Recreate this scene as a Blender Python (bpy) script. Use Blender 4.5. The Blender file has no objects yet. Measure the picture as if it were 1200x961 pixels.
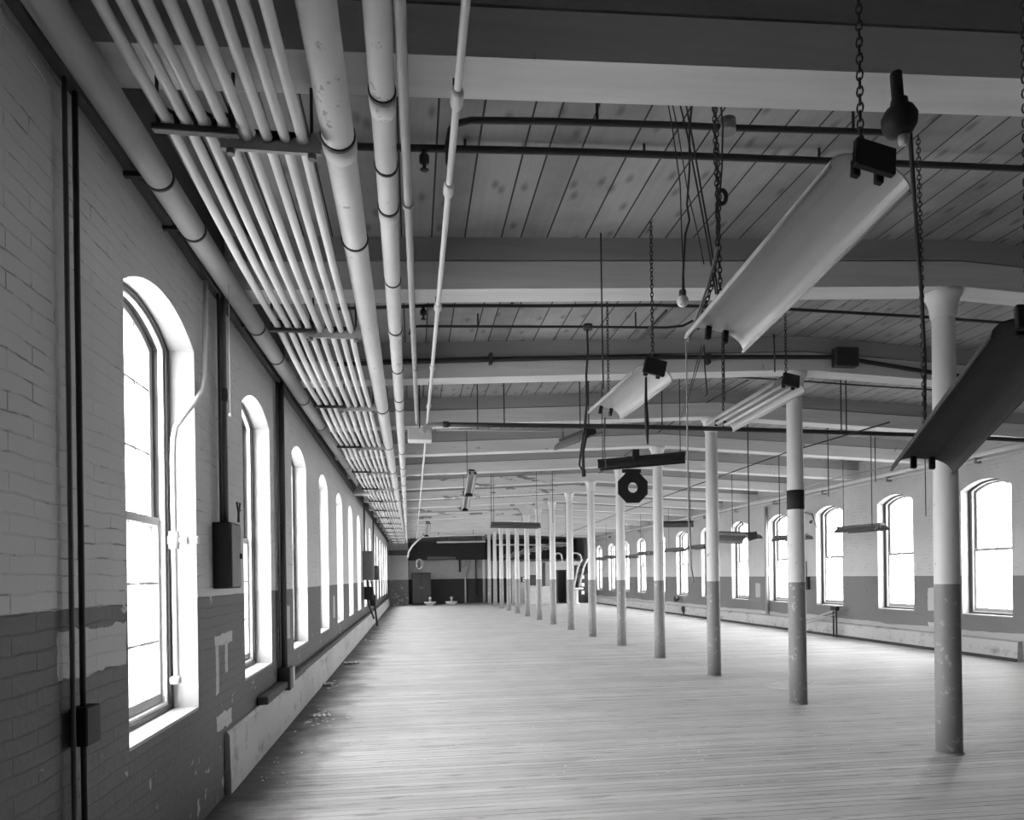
import bpy, bmesh, math, random
from mathutils import Vector, Matrix, Quaternion
random.seed(7)
C = bpy.context.scene.collection
PI = math.pi

# ------------------------------------------------------------------ camera
F = 829.0; TH = math.atan(116 / F); ROLL = 0.0139; EYE = 1.6
PCX, PCY = 600.0, 675.4

def pix(px, py, axis, val):
    """point of the place seen at photo pixel (px, py) that has coordinate[axis] == val"""
    u = px - PCX; v = py - PCY
    c, s = math.cos(ROLL), math.sin(ROLL)
    a = u * c - v * s; b = u * s + v * c
    d = (math.cos(TH) * a + math.sin(TH) * F, -math.sin(TH) * a + math.cos(TH) * F, -b)
    o = (0, 0, EYE); t = (val - o[axis]) / d[axis]
    return Vector(tuple(o[i] + t * d[i] for i in range(3)))

def depth(px, py, dist):
    """point at pixel whose distance along the viewing axis is dist"""
    p = pix(px, py, 1, 5.0)
    k = dist / (p.x * math.sin(TH) + p.y * math.cos(TH))
    return Vector((p.x * k, p.y * k, EYE + (p.z - EYE) * k))

cam_d = bpy.data.cameras.new('camera'); cam = bpy.data.objects.new('camera', cam_d); C.objects.link(cam)
cam_d.sensor_width = 36; cam_d.lens = F / 1200 * 36
cam_d.shift_x = (600 - PCX) / 1200
cam_d.shift_y = (PCY - 480.5) / 1200
cam_d.clip_start = 0.05; cam_d.clip_end = 300
fwd = Vector((math.sin(TH), math.cos(TH), 0)); rt = Vector((math.cos(TH), -math.sin(TH), 0)); up = Vector((0, 0, 1))
c, s = math.cos(ROLL), math.sin(ROLL)
r2 = rt * c + up * (-s) ; u2 = up * c + rt * s
# image right = world (r2), image up = u2
m = Matrix((r2, u2, -fwd)).transposed().to_4x4(); m.translation = Vector((0, 0, EYE))
cam.matrix_world = m
bpy.context.scene.camera = cam

# ------------------------------------------------------------------ room numbers
XL, XR = -1.41, 10.42          # inner wall faces
Y0, Y1 = -2.2, 43.2            # wall behind the camera, far end wall
XC = 4.7                       # ridge / column line
BAY = 2.465
BEAM0 = 5.62
def zb(x): return 4.04 - 0.048 * abs(x - XC)     # underside of the beams
def zc(x): return zb(x) + 0.40                   # underside of the boards
STRIPE = 1.49

# ------------------------------------------------------------------ node helper
class NT:
    def __init__(s, name):
        s.m = bpy.data.materials.new(name); s.m.use_nodes = True
        s.t = s.m.node_tree; s.b = s.t.nodes['Principled BSDF']
    def n(s, typ, **kw):
        nd = s.t.nodes.new(typ)
        for k, v in kw.items(): setattr(nd, k, v)
        return nd
    def put(s, sock, v):
        if isinstance(v, bpy.types.NodeSocket): s.t.links.new(v, sock)
        else: sock.default_value = v
    def math(s, op, a, b=0.0, cl=False):
        nd = s.n('ShaderNodeMath', operation=op); nd.use_clamp = cl
        s.put(nd.inputs[0], a); s.put(nd.inputs[1], b); return nd.outputs[0]
    def mix(s, f, a, b):
        nd = s.n('ShaderNodeMix', data_type='FLOAT'); s.put(nd.inputs[0], f); s.put(nd.inputs[2], a); s.put(nd.inputs[3], b); return nd.outputs[0]
    def step(s, v, lo, hi):
        nd = s.n('ShaderNodeMapRange'); nd.clamp = True
        s.put(nd.inputs[0], v); nd.inputs[1].default_value = lo; nd.inputs[2].default_value = hi; nd.inputs[3].default_value = 0; nd.inputs[4].default_value = 1
        return nd.outputs[0]
    def pos(s): return s.n('ShaderNodeNewGeometry').outputs['Position']
    def coords(s):
        tc = s.n('ShaderNodeTexCoord'); sp = s.n('ShaderNodeSeparateXYZ'); s.t.links.new(tc.outputs['Object'], sp.inputs[0])
        s.vec = tc.outputs['Object']; return sp.outputs
    def comb(s, x, y, z):
        nd = s.n('ShaderNodeCombineXYZ'); s.put(nd.inputs[0], x); s.put(nd.inputs[1], y); s.put(nd.inputs[2], z); return nd.outputs[0]
    def noise(s, vec, scale, detail=4, rough=0.55):
        nd = s.n('ShaderNodeTexNoise'); s.put(nd.inputs['Vector'], vec); nd.inputs['Scale'].default_value = scale
        nd.inputs['Detail'].default_value = detail; nd.inputs['Roughness'].default_value = rough; return nd.outputs[0]
    def scaled(s, vec, k):
        nd = s.n('ShaderNodeVectorMath', operation='MULTIPLY'); s.put(nd.inputs[0], vec); nd.inputs[1].default_value = k; return nd.outputs[0]
    def rect(s, h, z, r):
        a = s.math('GREATER_THAN', h, r[0]); b = s.math('LESS_THAN', h, r[1]); c2 = s.math('GREATER_THAN', z, r[2]); d = s.math('LESS_THAN', z, r[3])
        return s.math('MULTIPLY', s.math('MULTIPLY', a, b), s.math('MULTIPLY', c2, d))
    def grey(s, v, rough=0.7, metal=0.0, bump=None, bs=0.3, bd=0.02):
        nd = s.n('ShaderNodeCombineColor'); 
        for i in range(3): s.put(nd.inputs[i], v)
        s.t.links.new(nd.outputs[0], s.b.inputs['Base Color'])
        s.put(s.b.inputs['Roughness'], rough); s.b.inputs['Metallic'].default_value = metal
        if bump is not None:
            bn = s.n('ShaderNodeBump'); bn.inputs['Strength'].default_value = bs; bn.inputs['Distance'].default_value = bd
            s.t.links.new(bump, bn.inputs['Height']); s.t.links.new(bn.outputs[0], s.b.inputs['Normal'])
        return s.m

def plain(name, v, rough=0.6, metal=0.0, var=0.12, scale=9.0, bs=0.15):
    t = NT(name); t.coords(); nz = t.noise(t.vec, scale, 6)
    return t.grey(t.math('MULTIPLY', t.math('ADD', t.math('MULTIPLY', nz, 2 * var), 1 - var), v), rough, metal, nz, bs, 0.01)

def chipped(name, v, chip, thr, rough=0.6, scale=14.0):
    """paint with chipped and rubbed spots"""
    t = NT(name); t.coords(); nz = t.noise(t.vec, scale, 8, 0.62); n2 = t.noise(t.vec, 3.0, 4)
    f = t.step(t.math('ADD', nz, t.math('MULTIPLY', n2, 0.25)), thr, thr + 0.03)
    base = t.math('MULTIPLY', t.math('ADD', t.math('MULTIPLY', n2, 0.3), 0.85), v)
    return t.grey(t.mix(f, base, chip), rough, 0, nz, 0.15, 0.01)

def brick_wall(name, horiz, light, dark, rects_light=(), rects_dark=(), wear=0.66, whitewash=None, sag=0.0):
    t = NT(name); o = t.coords(); h = o[horiz]; z = o[2]
    v2 = t.comb(h, z, 0.0)
    warp = t.noise(t.scaled(v2, (1, 1, 1)), 3.0, 3)
    br = t.n('ShaderNodeTexBrick'); t.put(br.inputs['Vector'], t.comb(h, t.math('ADD', z, t.math('MULTIPLY', warp, 0.05)), 0.0))
    br.inputs['Scale'].default_value = 1.0; br.inputs['Brick Width'].default_value = 0.34; br.inputs['Row Height'].default_value = 0.072
    br.inputs['Mortar Size'].default_value = 0.005; br.inputs['Mortar Smooth'].default_value = 0.6
    mort = br.outputs['Fac']
    fine = t.noise(t.vec, 22.0, 7, 0.6); mid = t.noise(t.vec, 6.0, 8, 0.62); big = t.noise(t.vec, 0.9, 4)
    low = t.math('LESS_THAN', t.math('ADD', z, t.math('MULTIPLY', t.math('SUBTRACT', mid, 0.5), 0.02)), STRIPE)
    tone = t.mix(low, light, dark)
    tone = t.math('MULTIPLY', tone, t.math('ADD', t.math('MULTIPLY', big, 0.35), 0.82))
    # open joints in the old painted brick: only some of them are dark
    crack = t.math('MULTIPLY', mort, t.step(mid, 0.53, 0.63))
    tone = t.math('MULTIPLY', tone, t.math('SUBTRACT', 1.0, t.math('MULTIPLY', crack, 0.55)))
    # flaked paint in the dark dado, most of it low down
    fl = t.math('ADD', mid, t.math('MULTIPLY', t.math('SUBTRACT', STRIPE, z), 0.035))
    flake = t.math('MULTIPLY', t.step(fl, wear, wear + 0.025), low)
    tone = t.mix(flake, tone, 0.42)
    wob = t.math('MULTIPLY', t.math('SUBTRACT', mid, 0.5), 0.09)
    hh = t.math('ADD', h, wob); zz = t.math('ADD', z, wob)
    for r in rects_light: tone = t.mix(t.rect(hh, zz, r), tone, r[4])
    for r in rects_dark: tone = t.mix(t.rect(hh, zz, r), tone, r[4])
    if whitewash:
        edge = t.math('ADD', z, t.math('MULTIPLY', t.math('SUBTRACT', t.noise(t.comb(h, 0.0, 0.0), 0.6, 4, 0.5), 0.5), 0.22))
        w = t.math('LESS_THAN', edge, whitewash[0]); dirt = t.step(t.math('SUBTRACT', t.math('ADD', mid, big), z), 0.9, 1.25)
        tone = t.mix(w, tone, t.mix(dirt, whitewash[1], whitewash[1] * 0.25))
    hgt = t.math('ADD', t.math('MULTIPLY', mort, -0.5), t.math('MULTIPLY', fine, 0.5))
    hgt = t.math('ADD', hgt, t.math('MULTIPLY', mid, 0.6))
    return t.grey(tone, 0.55, 0, hgt, 0.55, 0.012)

def boards(name, along, width, v, gap, gapv, rnd=0.7, knots=0.0, rough=0.7, var=0.25, stain=0.0, wear=0.0, streak=30.0):
    """boards running along one axis; widths vary"""
    t = NT(name); o = t.coords(); across = o[1 - along]; run = o[along]
    vo = t.n('ShaderNodeTexVoronoi', voronoi_dimensions='1D', feature='DISTANCE_TO_EDGE'); t.put(vo.inputs['W'], across); vo.inputs['Scale'].default_value = 1 / width; vo.inputs['Randomness'].default_value = rnd
    vc = t.n('ShaderNodeTexVoronoi', voronoi_dimensions='1D', feature='F1'); t.put(vc.inputs['W'], across); vc.inputs['Scale'].default_value = 1 / width; vc.inputs['Randomness'].default_value = rnd
    sc = t.n('ShaderNodeSeparateColor'); t.t.links.new(vc.outputs['Color'], sc.inputs[0]); tone_id = sc.outputs[0]
    kk = (0.5, streak, 1) if along == 0 else (streak, 0.5, 1)
    grain = t.noise(t.math('ADD', t.scaled(t.vec, kk), tone_id) if False else t.scaled(t.vec, kk), 1.0, 6, 0.6)
    big = t.noise(t.vec, 1.1, 5, 0.6)
    tone = t.math('MULTIPLY', t.math('ADD', 1 - var / 2, t.math('MULTIPLY', tone_id, var)), v)
    tone = t.math('MULTIPLY', tone, t.math('ADD', 0.84, t.math('MULTIPLY', grain, 0.32)))
    if stain: tone = t.math('MULTIPLY', tone, t.math('ADD', 1 - stain, t.math('MULTIPLY', t.step(big, 0.35, 0.6), stain)))
    if knots:
        kn = t.n('ShaderNodeTexVoronoi', voronoi_dimensions='2D'); t.put(kn.inputs['Vector'], t.scaled(t.vec, (4.2, 1.9, 1) if along == 1 else (1.9, 4.2, 1))); kn.inputs['Scale'].default_value = 1.0
        kf = t.math('SUBTRACT', 1.0, t.step(kn.outputs['Distance'], 0.03, 0.15)); tone = t.math('MULTIPLY', tone, t.math('SUBTRACT', 1.0, t.math('MULTIPLY', kf, knots)))
    if wear:
        sp = t.noise(t.scaled(t.vec, (1.2, 9, 1) if along == 0 else (9, 1.2, 1)), 1.6, 7, 0.65)
        tone = t.mix(t.step(sp, 0.56, 0.66), tone, t.math('MULTIPLY', tone, 1 - wear))
        sc2 = t.noise(t.vec, 40.0, 2); tone = t.mix(t.step(sc2, 0.76, 0.79), tone, 0.75)
    if wear:  # floor, not wear: shade along the left wall painted into the board tone
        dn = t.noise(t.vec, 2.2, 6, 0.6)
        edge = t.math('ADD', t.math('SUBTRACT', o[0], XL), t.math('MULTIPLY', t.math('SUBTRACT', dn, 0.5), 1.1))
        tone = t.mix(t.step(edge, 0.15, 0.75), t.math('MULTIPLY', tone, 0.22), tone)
    g = t.math('LESS_THAN', vo.outputs['Distance'], gap)
    if wear:   # floor: the joints have opened here and there only
        jn = t.noise(t.scaled(t.vec, (0.55, 13, 1)), 1.0, 3, 0.5)
        op = t.step(jn, 0.47, 0.56); g = t.math('MULTIPLY', g, t.math('ADD', 0.25, t.math('MULTIPLY', op, 0.75)))
    tone = t.mix(g, tone, gapv)
    hgt = t.math('SUBTRACT', t.math('MULTIPLY', grain, 0.25), g)
    return t.grey(tone, rough, 0, hgt, 0.35, 0.008)

M = {}
M['ceiling'] = boards('ceiling_boards', 1, 0.23, 0.40, 0.026, 0.03, 0.75, knots=0.45, rough=0.75, var=0.30, stain=0.35)
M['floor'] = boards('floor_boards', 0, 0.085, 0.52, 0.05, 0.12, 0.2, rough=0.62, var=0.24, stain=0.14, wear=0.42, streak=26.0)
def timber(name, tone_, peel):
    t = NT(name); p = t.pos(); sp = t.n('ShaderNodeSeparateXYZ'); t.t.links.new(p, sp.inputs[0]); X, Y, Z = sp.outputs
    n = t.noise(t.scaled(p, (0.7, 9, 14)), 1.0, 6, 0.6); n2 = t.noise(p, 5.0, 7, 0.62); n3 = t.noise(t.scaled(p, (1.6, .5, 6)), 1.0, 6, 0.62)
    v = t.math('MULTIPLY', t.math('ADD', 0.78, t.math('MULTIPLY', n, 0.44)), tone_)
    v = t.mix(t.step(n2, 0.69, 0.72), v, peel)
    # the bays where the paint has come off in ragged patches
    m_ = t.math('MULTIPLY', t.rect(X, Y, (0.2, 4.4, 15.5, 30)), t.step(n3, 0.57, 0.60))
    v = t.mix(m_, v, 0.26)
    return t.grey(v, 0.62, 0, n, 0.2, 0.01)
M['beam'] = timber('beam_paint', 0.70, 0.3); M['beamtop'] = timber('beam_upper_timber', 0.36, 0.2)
M['seam'] = plain('dark_seam', 0.03)
M['white'] = chipped('white_pipe_paint', 0.68, 0.38, 0.80, 0.45)
M['canvas'] = chipped('pipe_insulation_canvas', 0.64, 0.36, 0.77, 0.75, 9.0)
M['greypipe'] = plain('grey_pipe', 0.38, 0.5)
M['iron'] = plain('dark_iron', 0.03, 0.5, 0.0, 0.3)
M['black'] = plain('black_enamel', 0.015, 0.7)
M['steel'] = plain('dull_steel', 0.22, 0.4, 0.3)
M['enamel'] = plain('reflector_white_enamel', 0.52, 0.28, 0, 0.05)
M['tin'] = plain('grey_sheet_metal', 0.11, 0.4)
M['tube'] = plain('fluorescent_tube_glass', 0.8, 0.25, 0, 0.03)
M['cord'] = plain('pale_cord', 0.42, 0.8)
M['darkcord'] = plain('dark_cord', 0.04, 0.8)
M['jamb'] = None
M['frame'] = plain('dark_window_frame', 0.045, 0.5)
M['sash'] = plain('painted_sash', 0.32, 0.5, 0, 0.05)
M['stop'] = plain('white_window_stop', 0.72, 0.5)
M['darkwood'] = plain('dark_timber', 0.06, 0.7, 0, 0.3)
M['greywood'] = plain('grey_timber', 0.25, 0.7, 0, 0.3)
M['paper'] = plain('paper_scrap', 0.8, 0.8)
M['plaster'] = plain('pale_plaster', 0.55, 0.8, 0, 0.25, 4.0)
M['globe'] = plain('white_glass_globe', 0.85, 0.15, 0, 0.02)

# ---- glass: dusty old panes, part clear, part light-scattering
g = NT('window_glass'); tr = g.n('ShaderNodeBsdfTransparent'); tr.inputs[0].default_value = (0.94, 0.94, 0.94, 1)
tl = g.n('ShaderNodeBsdfTranslucent'); tl.inputs[0].default_value = (0.9, 0.9, 0.9, 1)
gl = g.n('ShaderNodeBsdfGlossy'); gl.inputs['Roughness'].default_value = 0.05; 
m0 = g.n('ShaderNodeMixShader'); m0.inputs[0].default_value = 0.008; g.t.links.new(tr.outputs[0], m0.inputs[1]); g.t.links.new(tl.outputs[0], m0.inputs[2])
mx = g.n('ShaderNodeMixShader'); mx.inputs[0].default_value = 0.05; g.t.links.new(m0.outputs[0], mx.inputs[1]); g.t.links.new(gl.outputs[0], mx.inputs[2])
g.t.links.new(mx.outputs[0], g.t.nodes['Material Output'].inputs[0]); M['glass'] = g.m
# ---- jambs: whitewashed above, greyer dado below
t = NT('window_jamb_paint'); o = t.coords(); nz = t.noise(t.vec, 7, 6)
M['jamb'] = t.grey(t.math('MULTIPLY', t.mix(t.math('LESS_THAN', o[2], STRIPE), 0.50, 0.38), t.math('ADD', 0.88, t.math('MULTIPLY', nz, 0.24))), 0.6, 0, nz, 0.25, 0.01)
# ---- columns: white above the dado line, grey and rubbed below (object z = height)
t = NT('column_paint'); o = t.coords(); nz = t.noise(t.pos(), 13, 8, 0.65)
below = t.math('LESS_THAN', o[2], STRIPE - 0.01)
lowtone = t.mix(t.step(nz, 0.58, 0.64), 0.24, 0.42)
hit = t.math('MULTIPLY', t.step(nz, 0.64, 0.67), t.math('LESS_THAN', o[2], 2.2))
M['column'] = t.grey(t.mix(below, t.mix(hit, 0.72, 0.2), lowtone), 0.5, 0, nz, 0.2, 0.01)

# ------------------------------------------------------------------ mesh builder
WM = {}           # world matrices of roots and parts
class MB:
    def __init__(s): s.v = []; s.f = []; s.sm = []; s.mi = []; s.cur = 0
    def _add(s, vs, fs, smooth=False):
        b = len(s.v); s.v += [Vector(p) for p in vs]
        for f in fs: s.f.append([b + i for i in f]); s.sm.append(smooth); s.mi.append(s.cur)
        return s
    def box(s, a, b, rot=None, ch=0.0):
        a = Vector(a); b = Vector(b); c0 = (a + b) / 2; h = (b - a) / 2; h = Vector((abs(h.x), abs(h.y), abs(h.z)))
        e = min(ch, h.x * .9, h.y * .9, h.z * .9)
        if e <= 0:
            vs = [Vector((x * h.x, y * h.y, z * h.z)) for x in (-1, 1) for y in (-1, 1) for z in (-1, 1)]
            fs = [(0, 1, 3, 2), (4, 6, 7, 5), (0, 4, 5, 1), (2, 3, 7, 6), (0, 2, 6, 4), (1, 5, 7, 3)]
        else:
            bm = bmesh.new(); bmesh.ops.create_cube(bm, size=2.0)
            for v in bm.verts: v.co = Vector((v.co.x * h.x, v.co.y * h.y, v.co.z * h.z))
            bmesh.ops.bevel(bm, geom=bm.edges[:], offset=e, segments=1, affect='EDGES')
            bm.verts.index_update(); vs = [v.co.copy() for v in bm.verts]; fs = [[v.index for v in f.verts] for f in bm.faces]; bm.free()
        R = rot or Matrix.Identity(3)
        return s._add([c0 + R @ v for v in vs], fs)
    def tube(s, pts, r, n=10, caps=True, closed=False):
        pts = [Vector(p) for p in pts]; k = len(pts); rs = r if isinstance(r, (list, tuple)) else [r] * k
        vs = []; fs = []; prev = None
        for i, p in enumerate(pts):
            if closed: d = pts[(i + 1) % k] - pts[i - 1]
            else: d = pts[min(i + 1, k - 1)] - pts[max(i - 1, 0)]
            d = d.normalized() if d.length > 1e-9 else Vector((0, 0, 1))
            if prev is None:
                a = Vector((0, 0, 1)) if abs(d.z) < 0.9 else Vector((1, 0, 0))
                x = d.cross(a).normalized()
            else:
                x = (prev - d * prev.dot(d)); x = x.normalized() if x.length > 1e-6 else d.orthogonal().normalized()
            prev = x; y = d.cross(x)
            for j in range(n):
                q = 2 * PI * j / n; vs.append(p + (x * math.cos(q) + y * math.sin(q)) * rs[i])
        m = k if closed else k - 1
        for i in range(m):
            for j in range(n):
                a = i * n + j; b = i * n + (j + 1) % n; i2 = (i + 1) % k; c2 = i2 * n + (j + 1) % n; d2 = i2 * n + j
                fs.append((a, b, c2, d2))
        s._add(vs, fs, True)
        if caps and not closed:
            b = len(s.v) - k * n
            s.f.append([b + j for j in reversed(range(n))]); s.sm.append(False); s.mi.append(s.cur)
            s.f.append([b + (k - 1) * n + j for j in range(n)]); s.sm.append(False); s.mi.append(s.cur)
        return s
    def lathe(s, prof, n=20, origin=(0, 0, 0), axis=None):
        """prof: (radius, height) list"""
        o0 = Vector(origin); R = (Vector(axis).to_track_quat('Z', 'Y').to_matrix() if axis is not None else Matrix.Identity(3))
        vs = []; fs = []
        for r, z in prof:
            for j in range(n): q = 2 * PI * j / n; vs.append(o0 + R @ Vector((r * math.cos(q), r * math.sin(q), z)))
        for i in range(len(prof) - 1):
            for j in range(n): fs.append((i * n + j, i * n + (j + 1) % n, (i + 1) * n + (j + 1) % n, (i + 1) * n + j))
        s._add(vs, fs, True); b = len(s.v) - len(prof) * n
        for i, rev in ((0, True), (len(prof) - 1, False)):
            ids = [b + i * n + j for j in range(n)]; s.f.append(ids[::-1] if rev else ids); s.sm.append(False); s.mi.append(s.cur)
        return s
    def ring(s, outer, inner, x0, x1, plane='X'):
        """solid between two matching closed outlines (y,z), extruded x0..x1"""
        n = len(outer); mk = (lambda x, p: Vector((x, p[0], p[1]))) if plane == 'X' else (lambda x, p: Vector((p[0], x, p[1])))
        vs = [mk(x, p) for x in (x0, x1) for o in (outer, inner) for p in o]
        O0, I0, O1, I1 = 0, n, 2 * n, 3 * n; fs = []
        for i in range(n):
            j = (i + 1) % n
            fs += [(O0 + i, O0 + j, I0 + j, I0 + i), (O1 + j, O1 + i, I1 + i, I1 + j), (O0 + j, O0 + i, O1 + i, O1 + j), (I0 + i, I0 + j, I1 + j, I1 + i)]
        return s._add(vs, fs)
    def prism(s, outline, x0, x1, plane='X'):
        n = len(outline); mk = {'X': lambda x, p: Vector((x, p[0], p[1])), 'Y': lambda x, p: Vector((p[0], x, p[1])), 'Z': lambda x, p: Vector((p[0], p[1], x))}[plane]
        vs = [mk(x, p) for x in (x0, x1) for p in outline]
        fs = [list(range(n))[::-1], [n + i for i in range(n)]] + [(i, (i + 1) % n, n + (i + 1) % n, n + i) for i in range(n)]
        return s._add(vs, fs)
    def chain(s, a, b, size=0.035, r=0.0035):
        a = Vector(a); b = Vector(b); L = (b - a).length; d = (b - a) / L; k = max(2, int(L / (size * 0.78))); st = L / k
        x = d.orthogonal().normalized(); y = d.cross(x)
        for i in range(k):
            cc = a + d * st * (i + 0.5); side = x if i % 2 else y
            pts = [cc + d * math.cos(q) * size * 0.55 + side * math.sin(q) * size * 0.28 for q in [2 * PI * j / 8 for j in range(8)]]
            s.tube(pts, r, 5, closed=True)
        return s
    def sphere(s, c0, r, n=16):
        k = n // 2
        return s.lathe([(max(1e-4, r * math.sin(PI * i / k)), -r * math.cos(PI * i / k)) for i in range(k + 1)], n, c0)
    def build(s, name, mat, parent=None, kind=None):
        me = bpy.data.meshes.new(name)
        W = WM.get(parent.name) if parent else None
        inv = W.inverted() if W else Matrix.Identity(4)
        me.from_pydata([inv @ v for v in s.v], [], s.f)
        me.polygons.foreach_set('use_smooth', s.sm); 
        mats = mat if isinstance(mat, (list, tuple)) else [mat]
        for q in mats: me.materials.append(q)
        if len(mats) > 1: me.polygons.foreach_set('material_index', s.mi)
        bm = bmesh.new(); bm.from_mesh(me); bmesh.ops.recalc_face_normals(bm, faces=bm.faces[:]); bm.to_mesh(me); bm.free()
        me.update()
        ob = bpy.data.objects.new(name, me); C.objects.link(ob)
        if parent:
            ob.parent = parent; WM[ob.name] = W
        else: WM[ob.name] = Matrix.Identity(4)
        if kind: ob['kind'] = kind
        return ob

def tag(o, label, cat, group=None, kind=None):
    o['label'] = label; o['category'] = cat
    if group: o['group'] = group
    if kind: o['kind'] = kind
    return o
def root(name, label, cat, mat=None, group=None, kind=None):
    o = bpy.data.objects.new(name, None); C.objects.link(o); o.empty_display_size = 0.1
    mat = mat if isinstance(mat, Matrix) else Matrix.Translation(Vector(mat or (0, 0, 0)))
    o.matrix_world = mat; WM[o.name] = mat.copy()
    return tag(o, label, cat, group, kind)
def copy_part(src, parent):
    c2 = src.copy(); C.objects.link(c2); c2.parent = parent; WM[c2.name] = WM[parent.name]
    for ch in list(src.children): copy_part(ch, c2)
    return c2
def copy_thing(src, mat, label, group=None, skip=()):
    r = src.copy(); C.objects.link(r); r.matrix_world = mat if isinstance(mat, Matrix) else Matrix.Translation(Vector(mat)); WM[r.name] = r.matrix_world.copy()
    r['label'] = label
    if group: r['group'] = group
    for ch in list(src.children):
        if ch.name.split('.')[0] not in skip: copy_part(ch, r)
    return r
ORD = ['first', 'second', 'third', 'fourth', 'fifth', 'sixth', 'seventh', 'eighth', 'ninth', 'tenth', 'eleventh', 'twelfth', 'thirteenth', 'fourteenth', 'fifteenth', 'sixteenth', 'seventeenth', 'eighteenth', 'nineteenth', 'twentieth']

# ------------------------------------------------------------------ shell
WW, WS, WSP, WRISE = 0.575, 0.75, 3.11, 0.16       # window half width, sill, spring, arch rise
def arch(w, z0, zs, rise, n=12):
    pts = [(-w, z0), (w, z0), (w, zs)]
    R = (w * w + rise * rise) / (2 * rise); cz = zs + rise - R; a0 = math.asin(w / R)
    for i in range(1, n): a = a0 - 2 * a0 * i / n; pts.append((R * math.sin(a), cz + R * math.cos(a)))
    pts.append((-w, zs)); return pts
def side_wall(name, xin, xout, centers, mats, label):
    mb = MB(); top = 4.75; A = arch(WW, WS, WSP, WRISE)
    edges = [Y0 - 0.4] + [(a + b) / 2 for a, b in zip(centers, centers[1:])] + [Y1 + 0.4]
    for i, yc in enumerate(centers):
        ya, yb = edges[i], edges[i + 1]
        for x in (xin, xout):
            q = lambda y, z: Vector((x, y, z)); mb.cur = 0
            mb._add([q(ya, -.3), q(yc - WW, -.3), q(yc - WW, WS), q(yc - WW, WSP), q(yc - WW, top), q(ya, top)], [(0, 1, 2, 3, 4, 5)])
            mb._add([q(yb, -.3), q(yc + WW, -.3), q(yc + WW, WS), q(yc + WW, WSP), q(yc + WW, top), q(yb, top)], [(5, 4, 3, 2, 1, 0)])
            mb._add([q(yc - WW, -.3), q(yc + WW, -.3), q(yc + WW, WS), q(yc - WW, WS)], [(0, 1, 2, 3)])
            arc = A[2:]
            for a, b in zip(arc, arc[1:]): mb._add([q(yc + a[0], a[1]), q(yc + b[0], b[1]), q(yc + b[0], top), q(yc + a[0], top)], [(0, 1, 2, 3)])
        mb.cur = 1
        for j in range(len(A)):
            a = A[j]; b = A[(j + 1) % len(A)]
            mb._add([(xin, yc + a[0], a[1]), (xin, yc + b[0], b[1]), (xout, yc + b[0], b[1]), (xout, yc + a[0], a[1])], [(0, 1, 2, 3)], smooth=False)
    mb.cur = 0
    ya, yb = edges[0], edges[-1]
    mb._add([(xin, ya, top), (xin, yb, top), (xout, yb, top), (xout, ya, top), (xin, ya, -.3), (xin, yb, -.3), (xout, yb, -.3), (xout, ya, -.3)], [(0, 1, 2, 3), (4, 5, 6, 7), (0, 3, 7, 4), (1, 2, 6, 5)])
    o = mb.build(name, mats, kind='structure'); return tag(o, label, 'wall', kind='structure')

LWC = [4.33 + (2.46) * k for k in range(0, 15)]
RWC = [14.13 + 2.47 * k for k in range(-1, 11)]
lm = brick_wall('brick_left', 1, 0.54, 0.062,
    rects_light=[(5.30, 5.80, 1.12, 1.20, .45), (5.32, 5.40, .78, 1.14, .40), (5.58, 5.66, .9, 1.14, .40), (5.32, 5.75, .50, .62, .45), (3.05, 3.74, 1.20, 1.40, .46), (8.18, 8.42, .92, 1.3, .40), (12.9, 13.15, .9, 1.3, .42)], wear=0.675)
rm = brick_wall('brick_right', 1, 0.56, 0.17, rects_light=[(12.9, 13.15, .78, 1.25, .5), (12.95, 13.15, .36, .55, .5), (20.2, 20.5, .85, 1.28, .42)], wear=0.72, whitewash=(0.46, 0.42))
side_wall('wall_left', XL, XL - 0.31, LWC, [lm, M['jamb']], 'long brick wall with arched windows and dark dado, close on the left')
side_wall('wall_right', XR, XR + 0.31, RWC, [rm, M['jamb']], 'long brick wall with arched windows beyond the columns on the right')
em = brick_wall('brick_end', 0, 0.50, 0.03, wear=0.74)
o = MB().box((XL - .45, Y1, -.3), (XR + .45, Y1 + .4, 4.75)).build('wall_back', em); tag(o, 'far end wall, pale above and dark dado below', 'wall', kind='structure')
o = MB().box((XL - .45, Y0 - .4, -.3), (XR + .45, Y0, 4.75)).build('wall_front', em); tag(o, 'brick wall behind the camera', 'wall', kind='structure')
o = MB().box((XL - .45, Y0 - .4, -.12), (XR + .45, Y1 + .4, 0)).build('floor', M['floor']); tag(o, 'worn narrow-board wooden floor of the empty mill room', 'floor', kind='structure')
mb = MB()
for xa, xb_ in ((XL - .45, XC), (XC, XR + .45)):
    mb.prism([(xa, zc(xa)), (xb_, zc(xb_)), (xb_, zc(xb_) + .1), (xa, zc(xa) + .1)], Y0 - .4, Y1 + .4, 'Y')
o = mb.build('ceiling', M['ceiling']); tag(o, 'low-pitched ceiling of wide knotty pine boards', 'ceiling', kind='structure')

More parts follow.
